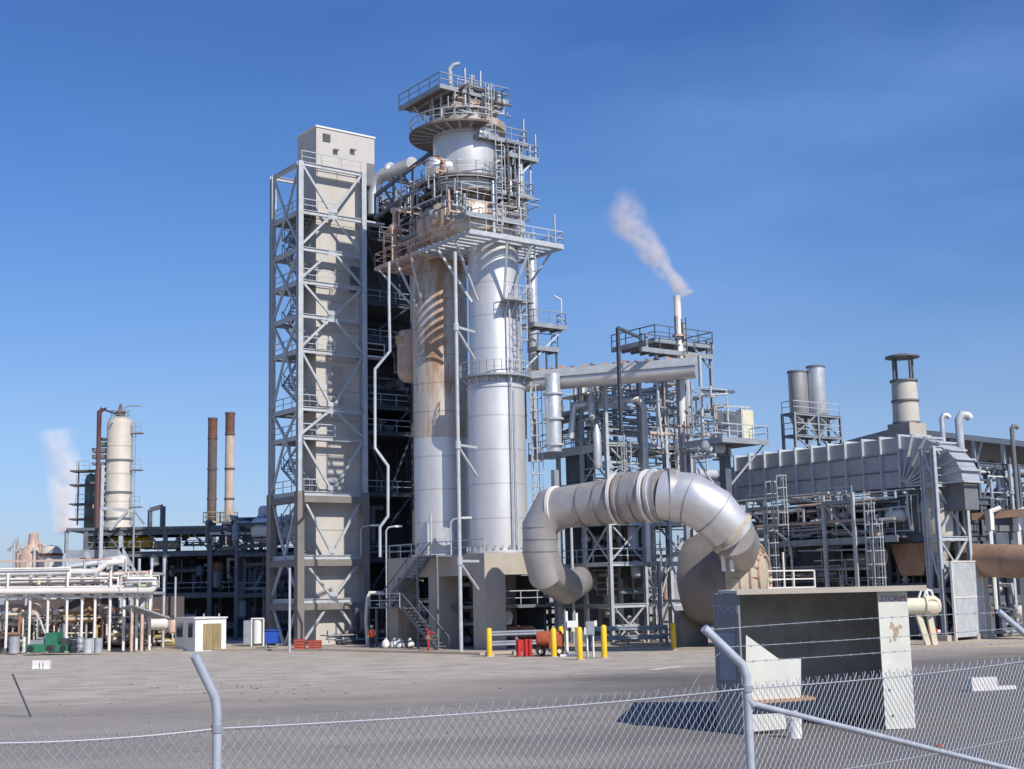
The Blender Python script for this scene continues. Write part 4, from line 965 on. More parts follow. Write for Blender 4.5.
# dark two-deck structure
D0 = G(66, 646); D0 = FL(at(66, 600, 128))
lv = thing('dark_process_deck', V((D0.x, D0.y, 0)), 'long dark two-deck steel structure behind the white pipe rack, left of lift tower', 'process structure')
X = V((1, 0, 0)); Y_ = V((0, 1, 0)); du = V((math.cos(math.radians(4)), math.sin(math.radians(4)), 0)); dw = V((-du.y, du.x, 0))
def LXs(px): return (PL(px, 560, D0, du) - D0).dot(du)
z1, z2 = ZV(D0, 553), ZV(D0, 531)
sx_ = [LXs(p) for p in (66, 86, 121, 165, 210, 252, 300)]
frame(lv, D0, sx_[1:], [0, 7], [0, 4.4, z1, z2], m='steelgrey', cw=.4, bw=.5, u=du, w=dw, floors=[4.4, z1], fm='dark', railm='galvdull', bg=.16,
      braces=[(z1, z2, 'A', sx_[i], sx_[i + 1], 0) for i in (1, 2, 3, 4)])
MB().fbox(D0, sx_[0], sx_[-1], -.3, 7.5, z2, z2 + .25, du, dw).build('roof_deck', 'steelgrey', lv)
MB().fbox(D0, sx_[0], sx_[2], -.32, -.2, z1 - .5, z1 + .25, du, dw).build('edge_beam', 'galvdull', lv)
MB().beam(D0 + du * sx_[0] + Z * (z1 - .2) + dw * 6, D0 + du * sx_[1] + Z * (z1 - .2), .4).build('brace', 'darkblue', lv)
MB().beam(D0 + du * sx_[0] + Z * z1, D0 + du * sx_[0] + Z * z2, .3).build('post', 'galvdull', lv)
MB().fbox(D0, sx_[1], sx_[-1], 7.1, 7.2, 0, z1, du, dw).build('rear_wall', 'dark', lv)
for j in range(1, 6):
    clutter(lv, D0, sx_[j] + .2, sx_[j + 1] - .2, .3, 6, z1 + .2, z2 - .4, 3, ['dark', 'galvdull', 'galv', 'yellowdull'], .08, .2, 1, du, dw)
    clutter(lv, D0, sx_[j] + .2, sx_[j + 1] - .2, .1, 6, 4.6, z1 - .6, 9, ['dark', 'galvdull', 'midgrey', 'darkblue', 'darkblue', 'rustpaint', 'white'], .06, .25, 3, du, dw, vert=.4)
    clutter(lv, D0, sx_[j] + .2, sx_[j + 1] - .2, .1, 6, .2, 4.1, 6, ['dark', 'galvdull', 'midgrey', 'darkblue'], .06, .2, 2, du, dw)
p = D0 + du * LXs(108) + dw * 1.5 + Z * (z1 + .9)
MB().lathe(p, [(0, -.3), (.5, -.2), (.62, 0), (.62, 3.6), (.5, 3.8), (0, 3.9)], 18, axis=du).build('yellow_drum', 'yellow', lv)
gt = MB(); g0 = D0 + du * LXs(145) + dw * 2; g1 = D0 + du * LXs(158) + dw * 2
gt.beam(g0 + Z * z2, g0 + Z * (z2 + 2.0), .35); gt.beam(g1 + Z * z2, g1 + Z * (z2 + 2.3), .4); gt.beam(g0 + Z * (z2 + 2.0), g1 + Z * (z2 + 2.3), .4)
gt.build('portal', 'darkblue', lv)
# more dark stuff between deck and lift tower
l2_ = thing('dark_pipe_structure', FL(at(255, 600, 124)), 'dark crowded pipe structure with white drum top just left of lift tower', 'process structure')
E0 = FL(at(236, 600, 122)); zz_ = [0, 4.2, ZV(E0, 553), ZV(E0, 523)]
frame(l2_, E0, [0, 3.5, 7], [0, 6], zz_, m='steelgrey', cw=.3, bw=.35, u=du, w=dw, floors=zz_[1:3], fm='dark', railm='galvdull', bg=.14)
clutter(l2_, E0, -3, 7, -.5, 5, zz_[2] + .2, zz_[3] + .6, 26, ['galv', 'galvdull', 'dark', 'white', 'midgrey'], .06, .2, 6, du, dw)
clutter(l2_, E0, 0, 7, -.3, 5, .3, zz_[2], 34, ['galv', 'galvdull', 'dark', 'midgrey', 'darkblue', 'darkblue'], .06, .22, 6, du, dw)
MB().fbox(E0, .2, 7.5, 2, 4, zz_[3] + .2, zz_[3] + .35, du, dw).build('top_deck', 'midgrey', l2_)
p = E0 + du * 1.6 + dw * 1 + Z * (zz_[3] - .6)
MB().lathe(p, [(0, -.5), (.9, -.3), (1.1, 0), (1.1, 5), (.9, 5.3), (0, 5.5)], 22, axis=du).build('white_drum', 'white', l2_)
MB().fbox(E0, -1, 8, 6.1, 6.2, 0, zz_[2], du, dw).build('rear_wall', 'dark', l2_)
# beige column
c = FL(at(118, 525, 136)); zc = lambda y: ZV(c, y); r = RAD(13, c)
o = thing('beige_column', V((c.x, c.y, zc(531))), 'beige domed column with dark bands and ladder on the far left', 'column')
ringcol(c, [(r * 1.1, zc(529)), (r * 1.1, zc(526)), (r, zc(524)), (r, zc(424)), (r * .85, zc(419)), (r * .45, zc(417)), (0, zc(416))], 'beige', o)
for y in (462, 494, 520): ringcol(c, [(r, zc(y)), (r * 1.05, zc(y)), (r * 1.05, zc(y) + .22), (r, zc(y) + .22)], 'midgrey', o, 'band')
MB().beam(V((c.x, c.y, 0.1)), V((c.x, c.y, zc(529))), 2.2).build('skirt', 'midgrey', o)
ringcol(c, [(r * .35, zc(418)), (r * .4, zc(412)), (r * .2, zc(410)), (.1, zc(404))], 'chimdark', o, 'top_nozzle', 14)
MB().tube([V((c.x + r * .45, c.y - .2, zc(418))), V((c.x + r * .45, c.y - .2, zc(408))), V((c.x + r * .7, c.y - .2, zc(406))), V((c.x + r * 1.6, c.y - .2, zc(406.5)))], .08, 8).build('davit', 'galvdull', o)
rail([V((c.x + math.cos(a) * r * .7, c.y + math.sin(a) * r * .7, zc(420))) for a in (3.5, 4.2, 5, 5.9, 6.4)], .9).build('handrail', 'galvdull', o)
ladder(V((c.x + r + .25, c.y - .4, zc(525))), zc(424), V((.8, -.6, 0)), wd=.4, cage=False, r=.022).build('caged_ladder', 'galvdull', o)
for y in (434, 471, 508):
    MB().fbox(FL(c), r, r + 1.0, -.6, .6, zc(y), zc(y) + .12, X, Y_).build('platform', 'galvdull', o)
    rail([V((c.x + r, c.y - .6, zc(y) + .12)), V((c.x + r + 1.0, c.y - .6, zc(y) + .12))], r=.025).build('handrail', 'galvdull', o)
for k in range(14):
    y = 440 + k * 6.2; MB().fbox(FL(c), -r - R.uniform(.6, 1.4), -r - .02, -.7, .5, zc(y), zc(y) + R.uniform(.15, .5), X, Y_).build('side_fitting', R.choice(['yellowdull', 'greendull', 'midgrey', 'chimdark']), o)
# brown pipe and its neighbours
b1 = FL(at(96.5, 530, 131)); zb = lambda y: ZV(b1, y)
tag(MB().tube([b1 + Z * .1, b1 + Z * zb(470), b1 + Z * zb(468), b1 + Z * zb(412), b1 + Z * zb(409) + V((.35, 0, 0)), FL(at(101, 409, 131)) + Z * zb(409), FL(at(102, 409, 131)) + Z * zb(409), FL(at(116, 410, 134)) + Z * zb(410)], .3, 12, radii=[.30, .30, .2, .24, .22, .2, .09, .09]).build('brown_riser_pipe', 'brownpipe'), 'tall dark brown riser pipe with elbow top left of the beige column', 'pipe')
b2 = FL(at(101, 530, 132))
tag(MB().beam(b2 + Z * .1, b2 + Z * ZV(b2, 465), .3).build('pale_post', 'galv'), 'pale steel post between the brown riser and the beige column', 'post')
c = FL(at(90, 525, 140)); r = RAD(6, c)
o = thing('green_vessel', V((c.x, c.y, ZV(c, 531))), 'narrow grey-green vessel with side platforms behind the brown riser pipe', 'column')
ringcol(c, [(r, ZV(c, 600)), (r, ZV(c, 480)), (r * .7, ZV(c, 475)), (0, ZV(c, 473))], 'greendull', o)
for y in (472, 486, 505, 520):
    MB().fbox(FL(c), -r - 1.3, r, -1, 1, ZV(c, y), ZV(c, y) + .15, X, Y_).build('platform', 'chimdark', o)
    rail([V((c.x - r - .7, c.y - .7, ZV(c, y) + .12)), V((c.x, c.y - .7, ZV(c, y) + .12))], r=.025).build('handrail', 'galvdull', o)
MB().beam(V((c.x - r - .7, c.y, ZV(c, 525))), V((c.x - r - .7, c.y, ZV(c, 462))), .14).build('mast', 'galvdull', o)
# portal braces by column
o = thing('pale_portal_frame', FL(at(100, 530, 127)), 'pale portal frame with a diagonal strut at the foot of the beige column', 'steel frame')
pa, pb2 = at(101.5, 508, 127), at(134, 511, 127)
MB().beam(pa, pb2, .3).build('beam', 'galv', o); MB().beam(V((pa.x, pa.y, .1)), pa, .32).build('post', 'galv', o)
MB().beam(at(110, 530, 127), at(127, 512, 127), .25).build('strut', 'galv', o); MB().beam(at(134, 511, 127), at(144, 524, 127), .16).build('strut', 'galvdull', o); MB().beam(V((pb2.x, pb2.y, .1)), pb2, .16).build('post', 'galvdull', o)
# chimneys
for px, yt, ysplit, m, r_, lab in ((211.5, 420, 440, 'chimdark', 4.6, 'darker shorter rust-topped chimney standing left of its paler twin'), (229, 414.5, 436, 'chimpale', 4.7, 'paler taller rust-topped chimney nearer the lift tower')):
    c = FL(at(px, 530, 165)); zq = lambda y: ZV(c, y); r = RAD(r_, c)
    o = thing('chimney', c, lab, 'chimney', 'rust-topped chimneys')
    ringcol(c, [(r, 0.1), (r, zq(ysplit))], m, o)
    ringcol(c, [(r, zq(ysplit)), (r * 1.02, zq(yt)), (r * .85, zq(yt)), (r * .85, zq(yt + 4))], 'chimrust', o, 'rusty_top')
    for y in (yt, ysplit - 1, 470, 500): ringcol(c, [(r, zq(y)), (r * 1.1, zq(y)), (r * 1.1, zq(y) + .25), (r, zq(y) + .25)], 'chimdark', o, 'band')
    ringcol(c, [(r, zq(523)), (r * 1.9, zq(523)), (r * 1.9, zq(523) + .2), (r, zq(523) + .2)], 'yellowdull', o, 'collar_platform')
    rail([c + V((math.cos(a), math.sin(a), 0)) * r * 1.85 + Z * (zq(523) + .2) for a in [k * math.pi / 5 for k in range(11)]], 1.1).build('handrail', 'yellowdull', o)
# spire-like rusty stack and domed tank (far left)
c = FL(at(33, 556, 150))
o = thing('rusty_furnace_stack', c, 'rusty cluttered furnace stack peeping over the white pipe rack', 'furnace')
ringcol(c, [(1.5, 0), (1.5, ZV(c, 556)), (1.1, ZV(c, 548)), (.6, ZV(c, 545)), (.5, ZV(c, 534)), (0, ZV(c, 532))], 'palerust', o, seg=16)
for k in range(14):
    p = c + V((R.uniform(-2, 1.8), R.uniform(-2, 0), ZV(c, 556))); MB().tube([p - Z * 2, p + Z * R.uniform(.3, 2.2), p + Z * R.uniform(.3, 1) + X * R.uniform(-1, 1)], .14, 6).build('pipe', R.choice(['palerust', 'rustpaint', 'galv', 'beige']), o)
c = FL(at(51, 560, 145)); r = RAD(11, c)
o = thing('domed_tank', c, 'cream domed tank top showing above the white pipe rack', 'tank')
ringcol(c, [(r, 0), (r, ZV(c, 554)), (r * .9, ZV(c, 550)), (r * .6, ZV(c, 546.5)), (0, ZV(c, 545))], 'beige', o)
ringcol(c, [(r, ZV(c, 556)), (r * 1.06, ZV(c, 556)), (r * 1.06, ZV(c, 553.5)), (r, ZV(c, 553.5))], 'chimrust', o, 'band')
# white pipe rack
A1 = at(-30, 600, 104); hx = V((1, .0, 0))
pr = thing('pipe_rack', FL(at(60, 600, 105)), 'white posted pipe rack full of valves along the left edge', 'pipe rack')
Yp = 104.0
Xp = lambda px: FL(at(px, 600, Yp)).x
xs = [Xp(p) for p in (-40, 7, 30, 48, 67, 82, 95, 110, 124, 137, 150)]
zr1, zr2, zr3 = ZV(V((Xp(60), Yp, 0)), 591), ZV(V((Xp(60), Yp, 0)), 572), ZV(V((Xp(60), Yp + 4, 0)), 560)
for i_x, x in enumerate(xs):
    for t in (0, 4): MB().beam(V((x, Yp + t, 0.1)), V((x, Yp + t, (zr2 if i_x % 3 == 1 else zr1 - .2) if t == 0 else zr3)), .17).build('post', 'whitepipe' if t == 0 else 'galv', pr)
    MB().beam(V((x, Yp, zr1 - .3)), V((x, Yp + 4, zr1 - .3)), .2).build('crossbeam', 'galv', pr)
    MB().beam(V((x, Yp, zr2 - .25)), V((x, Yp + 4, zr2 - .25)), .2).build('crossbeam', 'galv', pr)
MB().beam(V((xs[0], Yp + 4, zr3)), V((xs[6], Yp + 4, zr3)), .16).build('top_beam', 'palerust', pr)
rail([V((xs[-2] - 1, Yp - .9, zr1 + .1)), V((xs[-1] + .9, Yp - .9, zr1 + .1))], .9).build('handrail', 'whitepipe', pr)
RO_ = lambda x, t: V((x, Yp + t, 0))
for (a, b, n, mats) in ((xs[0], xs[2], 20, None), (xs[2], xs[6], 34, None), (xs[6], xs[10], 30, None)):
    clutter(pr, V((a, Yp, 0)), 0, b - a, .3, 3.8, .3, zr1 - 1.2, n, ['whitepipe', 'palerust', 'chimdark', 'cream', 'galv', 'midgrey', 'rustpaint', 'yellowdull'], .05, .16, 6, X, Y_, vert=.7)
clutter(pr, V((xs[0], Yp, 0)), 0, xs[-1] - xs[0], .6, 3.6, zr1, zr2, 16, ['whitepipe', 'cream', 'galv', 'palerust'], .06, .14, 0, X, Y_, vert=.1)
vsx = thing('valve_station', V((Xp(70), Yp + 7, 0)), 'dense thicket of thin upright pipes and valves behind the white pipe rack', 'pipework')
clutter(vsx, V((xs[0], Yp + 5, 0)), 0, xs[-1] - xs[0] + .6, 0, 3.5, .2, zr1 - 2.0, 95, ['palerust', 'chimdark', 'cream', 'galv', 'midgrey', 'whitepipe', 'chimdark', 'dark', 'yellowdull'], .05, .17, 24, X, Y_, vert=.85)
MB().fbox(V((xs[0], Yp, 0)), 0, xs[-1] - xs[0] + .4, 9.0, 9.1, 0, zr1 - .6, X, Y_).build('rear_screen', 'chimdark', vsx)
def wp(name, pts, r, lab, m='whitepipe'):
    tag(MB().tube(pts, r, 12).build(name, m), lab, 'pipe', 'white pipes on the left rack')
yv = lambda px, y, Y: at(px, y, Y)
wp('rack_pipe', [at(-30, 574, 104.6), at(97, 571.5, 104.6), at(107, 563, 104.6), at(122, 562, 106)], .23, 'thick white pipe on top of the rack ending in an upward bend')
wp('rack_pipe', [at(-30, 583, 105), at(106, 580, 105), at(106, 590, 105), at(150, 589, 105)], .14, 'thinner white pipe in the middle of the rack')
wp('rack_pipe', [at(-30, 592, 103.6), at(152, 590, 103.6), at(155, 586, 103.6), at(154, 580, 103.6), at(128, 580, 103.6)], .24, 'thick lower white pipe looping back at the right end of the rack')
for y0_, x1_, r_, lab_ in ((578, 118, .08, 'thin white pipe just under the thick top pipe of the rack'), (586.5, 140, .09, 'thin white pipe just above the thick lower pipe of the rack'), (596, 148, .08, 'thin white pipe slung just beneath the thick lower pipe of the rack'), (568, 70, .08, 'thin white pipe lying above the thick top pipe, ending mid-rack')):
    wp('rack_pipe', [at(-30, y0_ + 1.5, 104.2), at(x1_, y0_, 104.2), at(x1_, y0_ + 9, 104.2)], r_, lab_)
o = thing('grey_sloping_conveyor', at(90, 565, 110), 'long grey tapering sloping cover rising rightwards above the white pipes', 'cover')
MB().tube([at(55, 568.5, 109), at(122, 559.5, 111)], .2, 10, radii=[.1, .42]).build('cover', 'galv', o)
MB().lathe(at(123, 561, 110.5), [(0, -.1), (.4, 0), (.45, .3), (0, .45)], 14, axis=-Y_).build('end_cap', 'white', o)
o = thing('support_gantry', FL(at(125, 560, 112)), 'pale leaning A-shaped steel frame at the right end of the pipe rack', 'steel frame')
for a, b in (((121, 548), (140, 582)), ((86, 552), (98, 578)), ((121, 536), (121, 600)), ((131, 570), (131, 600)), ((107, 568), (132, 568))):
    MB().beam(at(*a, 112), at(*b, 112), .3).build('member', 'galv', o)
for px in (121, 131): MB().beam(V((at(px, 600, 112).x, 112, 0.1)), at(px, 600, 112), .3).build('member', 'galv', o)
# awning on right end
o = thing('grey_awning', FL(at(140, 610, 103)), 'grey pitched awning on a pale post at the right end of the rack', 'awning')
ap = [at(121, 607, 103), at(135, 605, 101.5), at(170, 617, 103), at(150, 617, 105)]
MB().prism(ap, Z * -.12).build('roof', 'galvdull', o)
for p in (at(142, 612, 102.3), at(132, 607, 102)): MB().beam(V((p.x, p.y, .1)), p, .2).build('post', 'palerust', o)
# vessels under the rack (drums at the ground)
def gdrum(px, y, rpx, hpx, m, lab, name='steel_drum', cat='drum', grp='drums in front of the pipe rack'):
    c = G(px, y, .14); r = RAD(rpx, c); h = hpx * c.y / 1365
    o = thing(name, c, lab, cat, grp)
    MB().lathe(c, [(0, 0), (r, 0), (r, h * .33), (r * 1.03, h * .34), (r * 1.03, h * .36), (r, h * .37), (r, h * .66), (r * 1.03, h * .67), (r * 1.03, h * .69), (r, h * .7), (r, h)], 20).build('body', m, o)
    MB().lathe(c, [(r, h * .985), (r * 1.04, h * .985), (r * 1.04, h * 1.02), (0, h * 1.0)], 20).build('lid', 'galvdull', o)
for px, y, rp, hp_, m, lab in ((14, 653, 5.2, 16, 'drumgrey', 'leftmost bluish drum before the pipe rack'), (24.5, 652, 2.6, 15, 'white', 'narrow white drum before the rack left of green machine'),
                         (73, 653, 3.2, 13, 'navy', 'dark blue drum just right of the green machine'), (80, 652.5, 3.5, 15, 'drumgrey', 'blue-grey drum between the dark blue drum and pale drums'),
                         (88, 653, 4.6, 14, 'galv', 'wide pale drum left of the last one in the drum row'), (98, 652.5, 4.2, 14, 'drumgrey', 'last drum at the right end of the row'), (4, 651, 4, 13, 'dark', 'black drum at the left picture edge')):
    gdrum(px, y, rp, hp_, m, lab)
g = G(50, 653, .14); s_ = g.y / 1365
o = thing('green_skip_machine', g, 'green wheeled pump skid with a dark motor before the white pipe rack', 'machine')
B_ = lambda x0, x1, z0, z1, d0=-.7, d1=.7, n='body', m='green': MB().fbox(g, (x0 - 50) * s_, (x1 - 50) * s_, d0, d1, .14 + z0 * s_, .14 + z1 * s_, X, Y_).build(n, m, o)
B_(29, 48, 1.5, 9, n='tank'); B_(48.05, 60, 1.5, 20, n='housing'); B_(60.05, 71, 1.5, 8, n='skid'); B_(49.5, 58.5, 3, 8, -.74, -.71, n='grille', m='dark'); B_(32, 46, 9.05, 13, -.5, .5, n='motor', m='galvdull'); B_(62, 68, 8.05, 14, -.4, .4, n='engine', m='dark')
MB().tube([g + V((-.4, 0, .14 + 17 * s_)), g + V((-.8, 0, 2.4)), g + V((-1.2, 0, 3.0))], .08, 8).build('exhaust', 'galv', o)
for px in (34, 53, 66):
    MB().tube([g + V(((px - 50) * s_, -.78, .36)), g + V(((px - 50) * s_, -.6, .36))], .22, 16).build('wheel', 'rubber', o)
# yellow ladder trolley
c = G(137, 647, .14)
o = thing('yellow_trolley', c, 'pale yellow wheeled platform trolley at the right end of the rack', 'trolley')
for x in (-.7, .7):
    for y in (-.4, .4): MB().beam(c + V((x, y, 0)), c + V((x, y, 1.5)), .07).build('post', 'cream', o)
MB().fbox(c, -.75, .75, -.45, .45, .14 + .75, .14 + .85, X, Y_).build('deck', 'yellow', o)
for y in (-.4, .4): MB().beam(c + V((-.7, y, 1.5)), c + V((.7, y, 1.5)), .07).build('rail', 'cream', o)
for x in (-.6, .6): MB().tube([c + V((x, -.45, .12)), c + V((x, -.38, .12))], .12, 12).build('wheel', 'rubber', o)
# red equipment
for i, (px, y, w_, h_, lab) in enumerate(((152, 646, 5, 14, 'red upright fire cabinet right of the yellow trolley'), (166, 645, 7, 11, 'red low pump unit left of the white cabin'))):
    c = G(px, y, .14); s_ = c.y / 1365
    o = thing('red_unit', c, lab, 'fire equipment')
    MB().fbox(c, -w_ * s_, w_ * s_, -.4, .4, .3, .14 + h_ * s_ * .7, X, Y_).build('cabinet', 'red', o)
    MB().fbox(c, -w_ * s_ * .6, w_ * s_ * .4, -.3, .3, .14 + h_ * s_ * .7 + .003, .14 + h_ * s_, X, Y_).build('top_box', 'cream' if i else 'red', o)
    MB().fbox(c, -w_ * s_ * .7, w_ * s_ * .7, -.42, -.405, .45, .14 + h_ * s_ * .6, X, Y_).build('door', 'rustpaint', o)
    for x in (-.3, .3): MB().tube([c + V((x, -.4, .05)), c + V((x, .3, .05))], .06, 8).build('foot', 'dark', o)
# white cabin
c = G(195, 651.5, .01); s_ = c.y / 1365; du2 = V((.93, .37, 0)).normalized()
cb = thing('white_cabin', c, 'small white site cabin with a boarded front opening and two dark side windows', 'cabin')
fw = PL(226, 640, c, du2) - c; fwd_ = V((fw.x, fw.y, 0)).dot(du2)
sd_ = V((-.56, .83, 0)).normalized(); sl_ = (PL(175, 640, c, sd_) - c).dot(sd_)
ch = ZV(c, 619)
MB().prism([c, c + du2 * fwd_, c + du2 * fwd_ + sd_ * sl_, c + sd_ * sl_], Z * ch).build('walls', 'white', cb)
nrm_ = V((du2.y, -du2.x, 0))
d_ = lambda s, z, o=.03: FL(c) + du2 * s + nrm_ * o + Z * (z + .01)
o_ = MB().prism([d_(fwd_ * .26, .1), d_(fwd_ * .84, .1), d_(fwd_ * .84, ch * .84), d_(fwd_ * .26, ch * .84)], nrm_ * .03).build('boarded_opening', 'wood', cb)
MB().beam(d_(fwd_ * .57, .12, .08), d_(fwd_ * .57, ch * .83, .08), .06).build('mullion', 'wood', o_)
sn = V((-sd_.y, sd_.x, 0)); sn = sn if sn.y < 0 else -sn
e_ = lambda s, z, o=.02: FL(c) + sd_ * s + sn * o + Z * (z + .01)
for a, b in ((.12, .32), (.62, .9)): MB().prism([e_(sl_ * a, ch * .42), e_(sl_ * b, ch * .42), e_(sl_ * b, ch * .86), e_(sl_ * a, ch * .86)], sn * .03).build('window', 'glass', cb)
MB().prism([e_(-.1, ch - .001, .1), d_(fwd_ + .1, ch - .001, .1), d_(fwd_ + .1, ch - .001, .1) + sd_ * (sl_ + .1), e_(sl_ + .1, ch - .001, .1)], Z * .1).build('roof', 'white', cb)
for f in (.3, .8): MB().beam(d_(fwd_ * f, ch + .1, -.5), d_(fwd_ * f, ch + .35, -.5), .08).build('lifting_lug', 'galv', cb)
# steel locker, blue bin, column etc
c = G(256, 646, .14); s_ = c.y / 1365
o = thing('grey_steel_locker', c, 'grey steel locker with a pale tank beside it, left of the blue bin', 'cabinet')
MB().fbox(c, -11 * s_, -4 * s_, -.6, .6, .3, 27 * s_, X, Y_).build('locker', 'galvdull', o)
MB().lathe(c + V((1.5 * s_, 0, .2)), [(0, 0), (.35, 0), (.35, 1.7), (.2, 1.85), (0, 1.9)], 18).build('tank', 'white', o)
for x in (-4, 8): MB().beam(c + V((x * s_, -.3, 0)), c + V((x * s_, -.3, 27 * s_)), .1).build('post', 'white', o)
MB().beam(c + V((-4 * s_, -.3, 27 * s_)), c + V((8 * s_, -.3, 27 * s_)), .1).build('bar', 'white', o)
c = G(272, 650, .0); s_ = c.y / 1365
o = thing('blue_bin', c, 'bright blue plastic bin on short legs at the foot of the lift tower', 'bin')
MB().prism([c + V((-6 * s_, -.4, .5)), c + V((6 * s_, -.4, .5)), c + V((6.6 * s_, -.45, 18 * s_)), c + V((-6.6 * s_, -.45, 18 * s_))], Y_ * .8).build('body', 'blue', o)
MB().fbox(c, -6.8 * s_, 6.8 * s_, -.5, .45, .14 + 17.2 * s_, .14 + 18.2 * s_, X, Y_).build('lid', 'blue', o)
for x in (-5, 5):
    for y in (-.3, .3): MB().beam(c + V((x * s_, y, 0)), c + V((x * s_, y, .5)), .08).build('leg', 'galvdull', o)
for px, w_, h_, lab in ((300, 5, 9, 'left red crate at the foot of the lift tower'), (315, 6, 8, 'right red crate at the foot of the lift tower')):
    c = G(px, 650.5, .0); s_ = c.y / 1365
    o = thing('red_crate', c, lab, 'crate', 'red crates by the lift tower')
    MB().fbox(c, -w_ * s_, w_ * s_, -.35, .35, .005, .14 + h_ * s_, X, Y_).build('box', 'red', o)
    for z in (.2, .5, .8): MB().fbox(c, -w_ * s_ - .02, w_ * s_ + .02, -.39, -.352, .14 + h_ * s_ * z, .14 + h_ * s_ * z + .06, X, Y_).build('rib', 'rustpaint', o)
# poles
for px0, py0, px1, py1, lab in ((288.5, 568, 289.5, 652, 'bare pale pole standing in the yard before the lift tower'), (174, 577, 174.5, 647, 'pale pole left of the white cabin')):
    b = G(px1, py1); tag(MB().lathe(FL(b), [(.1, 0), (.085, ZV(b, py0)), (0, ZV(b, py0) + .02)], 10).build('yard_pole', 'galv'), lab, 'pole')
b = G(368, 647)
tag(MB().tube([b, at(366, 620, b.y), at(367.5, 598, b.y), at(370, 593, b.y), at(384, 593, b.y)], .14, 12).build('bent_vent_pipe', 'whitepipe'), 'pale bent pipe like a walking stick rising beside the worker in orange', 'pipe')
lamp('yard_lamp', G(387, 648), ZV(G(387, 648), 531), V((1, 0, 0)) * .8, 'tall lamp pole before the shaded end of the concrete table', arm=.9)
pz_ = PT(.3, 4.4, zt1); lamp('yard_lamp', pz_, ZV(pz_, 523), V((1, -.2, 0)).normalized(), 'short lamp with curved neck on the concrete table between the columns', arm=.9)
zb_ = lz[2]; pz_ = P(Lw * .92, -.2, zb_); lamp('yard_lamp', pz_, ZV(pz_, 530), V((1, -.2, 0)).normalized(), 'short lamp on the lower girder of the stair frame', arm=.9)

# ------------------------------------------------------------------ person
def person(base, hgt, face, label):
    o = bpy.data.objects.new('x', None)
    k = hgt / 1.78; fd = face.normalized(); rt = V((fd.y, -fd.x, 0))
    pt = lambda x, y, z: base + rt * (x * k) + fd * (y * k) + Z * (z * k)
    root = thing('person', base, label, 'person')
    me = bpy.data.meshes.new('body'); 
    J = [(0, 0, .98), (0, 0, 1.12), (0, .01, 1.3), (0, .0, 1.45), (0, .01, 1.53), (0, .02, 1.62), (0, .02, 1.74),
         (.2, 0, 1.42), (.27, .02, 1.15), (.26, .14, .93), (.26, .18, .85), (-.2, 0, 1.42), (-.29, .0, 1.16), (-.25, .12, .95), (-.24, .16, .87),
         (.1, 0, .92), (.11, .03, .5), (.11, -.03, .1), (.11, .12, .04), (-.1, 0, .92), (-.12, .02, .5), (-.13, -.04, .1), (-.13, .11, .04)]
    rd_ = [.15, .135, .15, .12, .06, .085, .07, .07, .052, .04, .04, .07, .052, .04, .04, .095, .065, .05, .045, .095, .065, .05, .045]
    ed = [(0, 1), (1, 2), (2, 3), (3, 4), (4, 5), (5, 6), (3, 7), (7, 8), (8, 9), (9, 10), (3, 11), (11, 12), (12, 13), (13, 14), (0, 15), (15, 16), (16, 17), (17, 18), (0, 19), (19, 20), (20, 21), (21, 22)]
    me.from_pydata([tuple(pt(*j) - base) for j in J], ed, [])
    b = bpy.data.objects.new('body', me); COL.objects.link(b); b.parent = root
    md_ = b.modifiers.new('s', 'SKIN'); 
    for i, v in enumerate(me.skin_vertices[0].data if me.skin_vertices else []): v.radius = (rd_[i] * k,) * 2
    if not me.skin_vertices:
        bpy.context.view_layer.objects.active = b
    b.modifiers.new('d', 'SUBSURF').levels = 2
    b.modifiers['d'].render_levels = 2
    dg = bpy.context.evaluated_depsgraph_get(); m2 = bpy.data.meshes.new_from_object(b.evaluated_get(dg))
    b.modifiers.clear(); b.data = m2
    m2.materials.clear()
    for n in ('hivis', 'navy', 'skin'): m2.materials.append(MATS[n])
    for p_ in m2.polygons:
        z = p_.center.z / k; p_.use_smooth = True
        p_.material_index = 2 if (z > 1.5 or (abs(p_.center.x) > .15 * k and z < .92 and z > .8)) else (0 if z > .95 else 1)
    MB().lathe(pt(0, .02, 1.68), [(.125 * k, 0), (.11 * k, .06 * k), (.07 * k, .11 * k), (0, .13 * k)], 14).build('helmet', 'white', root)
    return root
person(G(372, 650, .0), 1.72, V((-.6, -.8, 0)), 'worker in an orange top and dark trousers standing by the bent pale pipe')
# red standpipe (fire monitor)
c = G(428.5, 653)
o = thing('red_hydrant', c, 'thin red fire hydrant post with an angled nozzle before the concrete table', 'hydrant')
hh = ZV(c, 632)
MB().lathe(c, [(.16, 0), (.16, .08), (.09, .1), (.09, hh * .7), (.14, hh * .72), (.14, hh * .8), (.08, hh * .82), (.08, hh)], 14).build('post', 'red', o)
MB().tube([V((c.x - .15, c.y, hh + .3)), V((c.x - .02, c.y, hh + .05)), V((c.x + .15, c.y, hh - .02)), V((c.x + .5, c.y - .1, hh - .12))], .05, 10).build('nozzle', 'red', o)
MB().lathe(V((c.x, c.y - .1, hh * .76)), [(0, 0), (.16, 0), (.16, .04), (0, .04)], 14, axis=V((0, -1, 0))).build('handwheel', 'rustpaint', o)
# small bags / white sacks by the table
for px, lab in ((386, 'leftmost of the white sacks on the ground by the dark stair'), (394.5, 'second white sack from the left by the dark stair'), (400, 'third white sack from the left by the dark stair'), (410, 'rightmost white sack by the dark stair')):
    c = G(px, 648, .14); tag(MB().lathe(c, [(.2, 0), (.3, .1), (.32, .3), (.22, .5), (.08, .6), (.1, .68), (0, .7)], 12).build('white_sack', 'white'), lab, 'sack', 'white sacks by the stair')
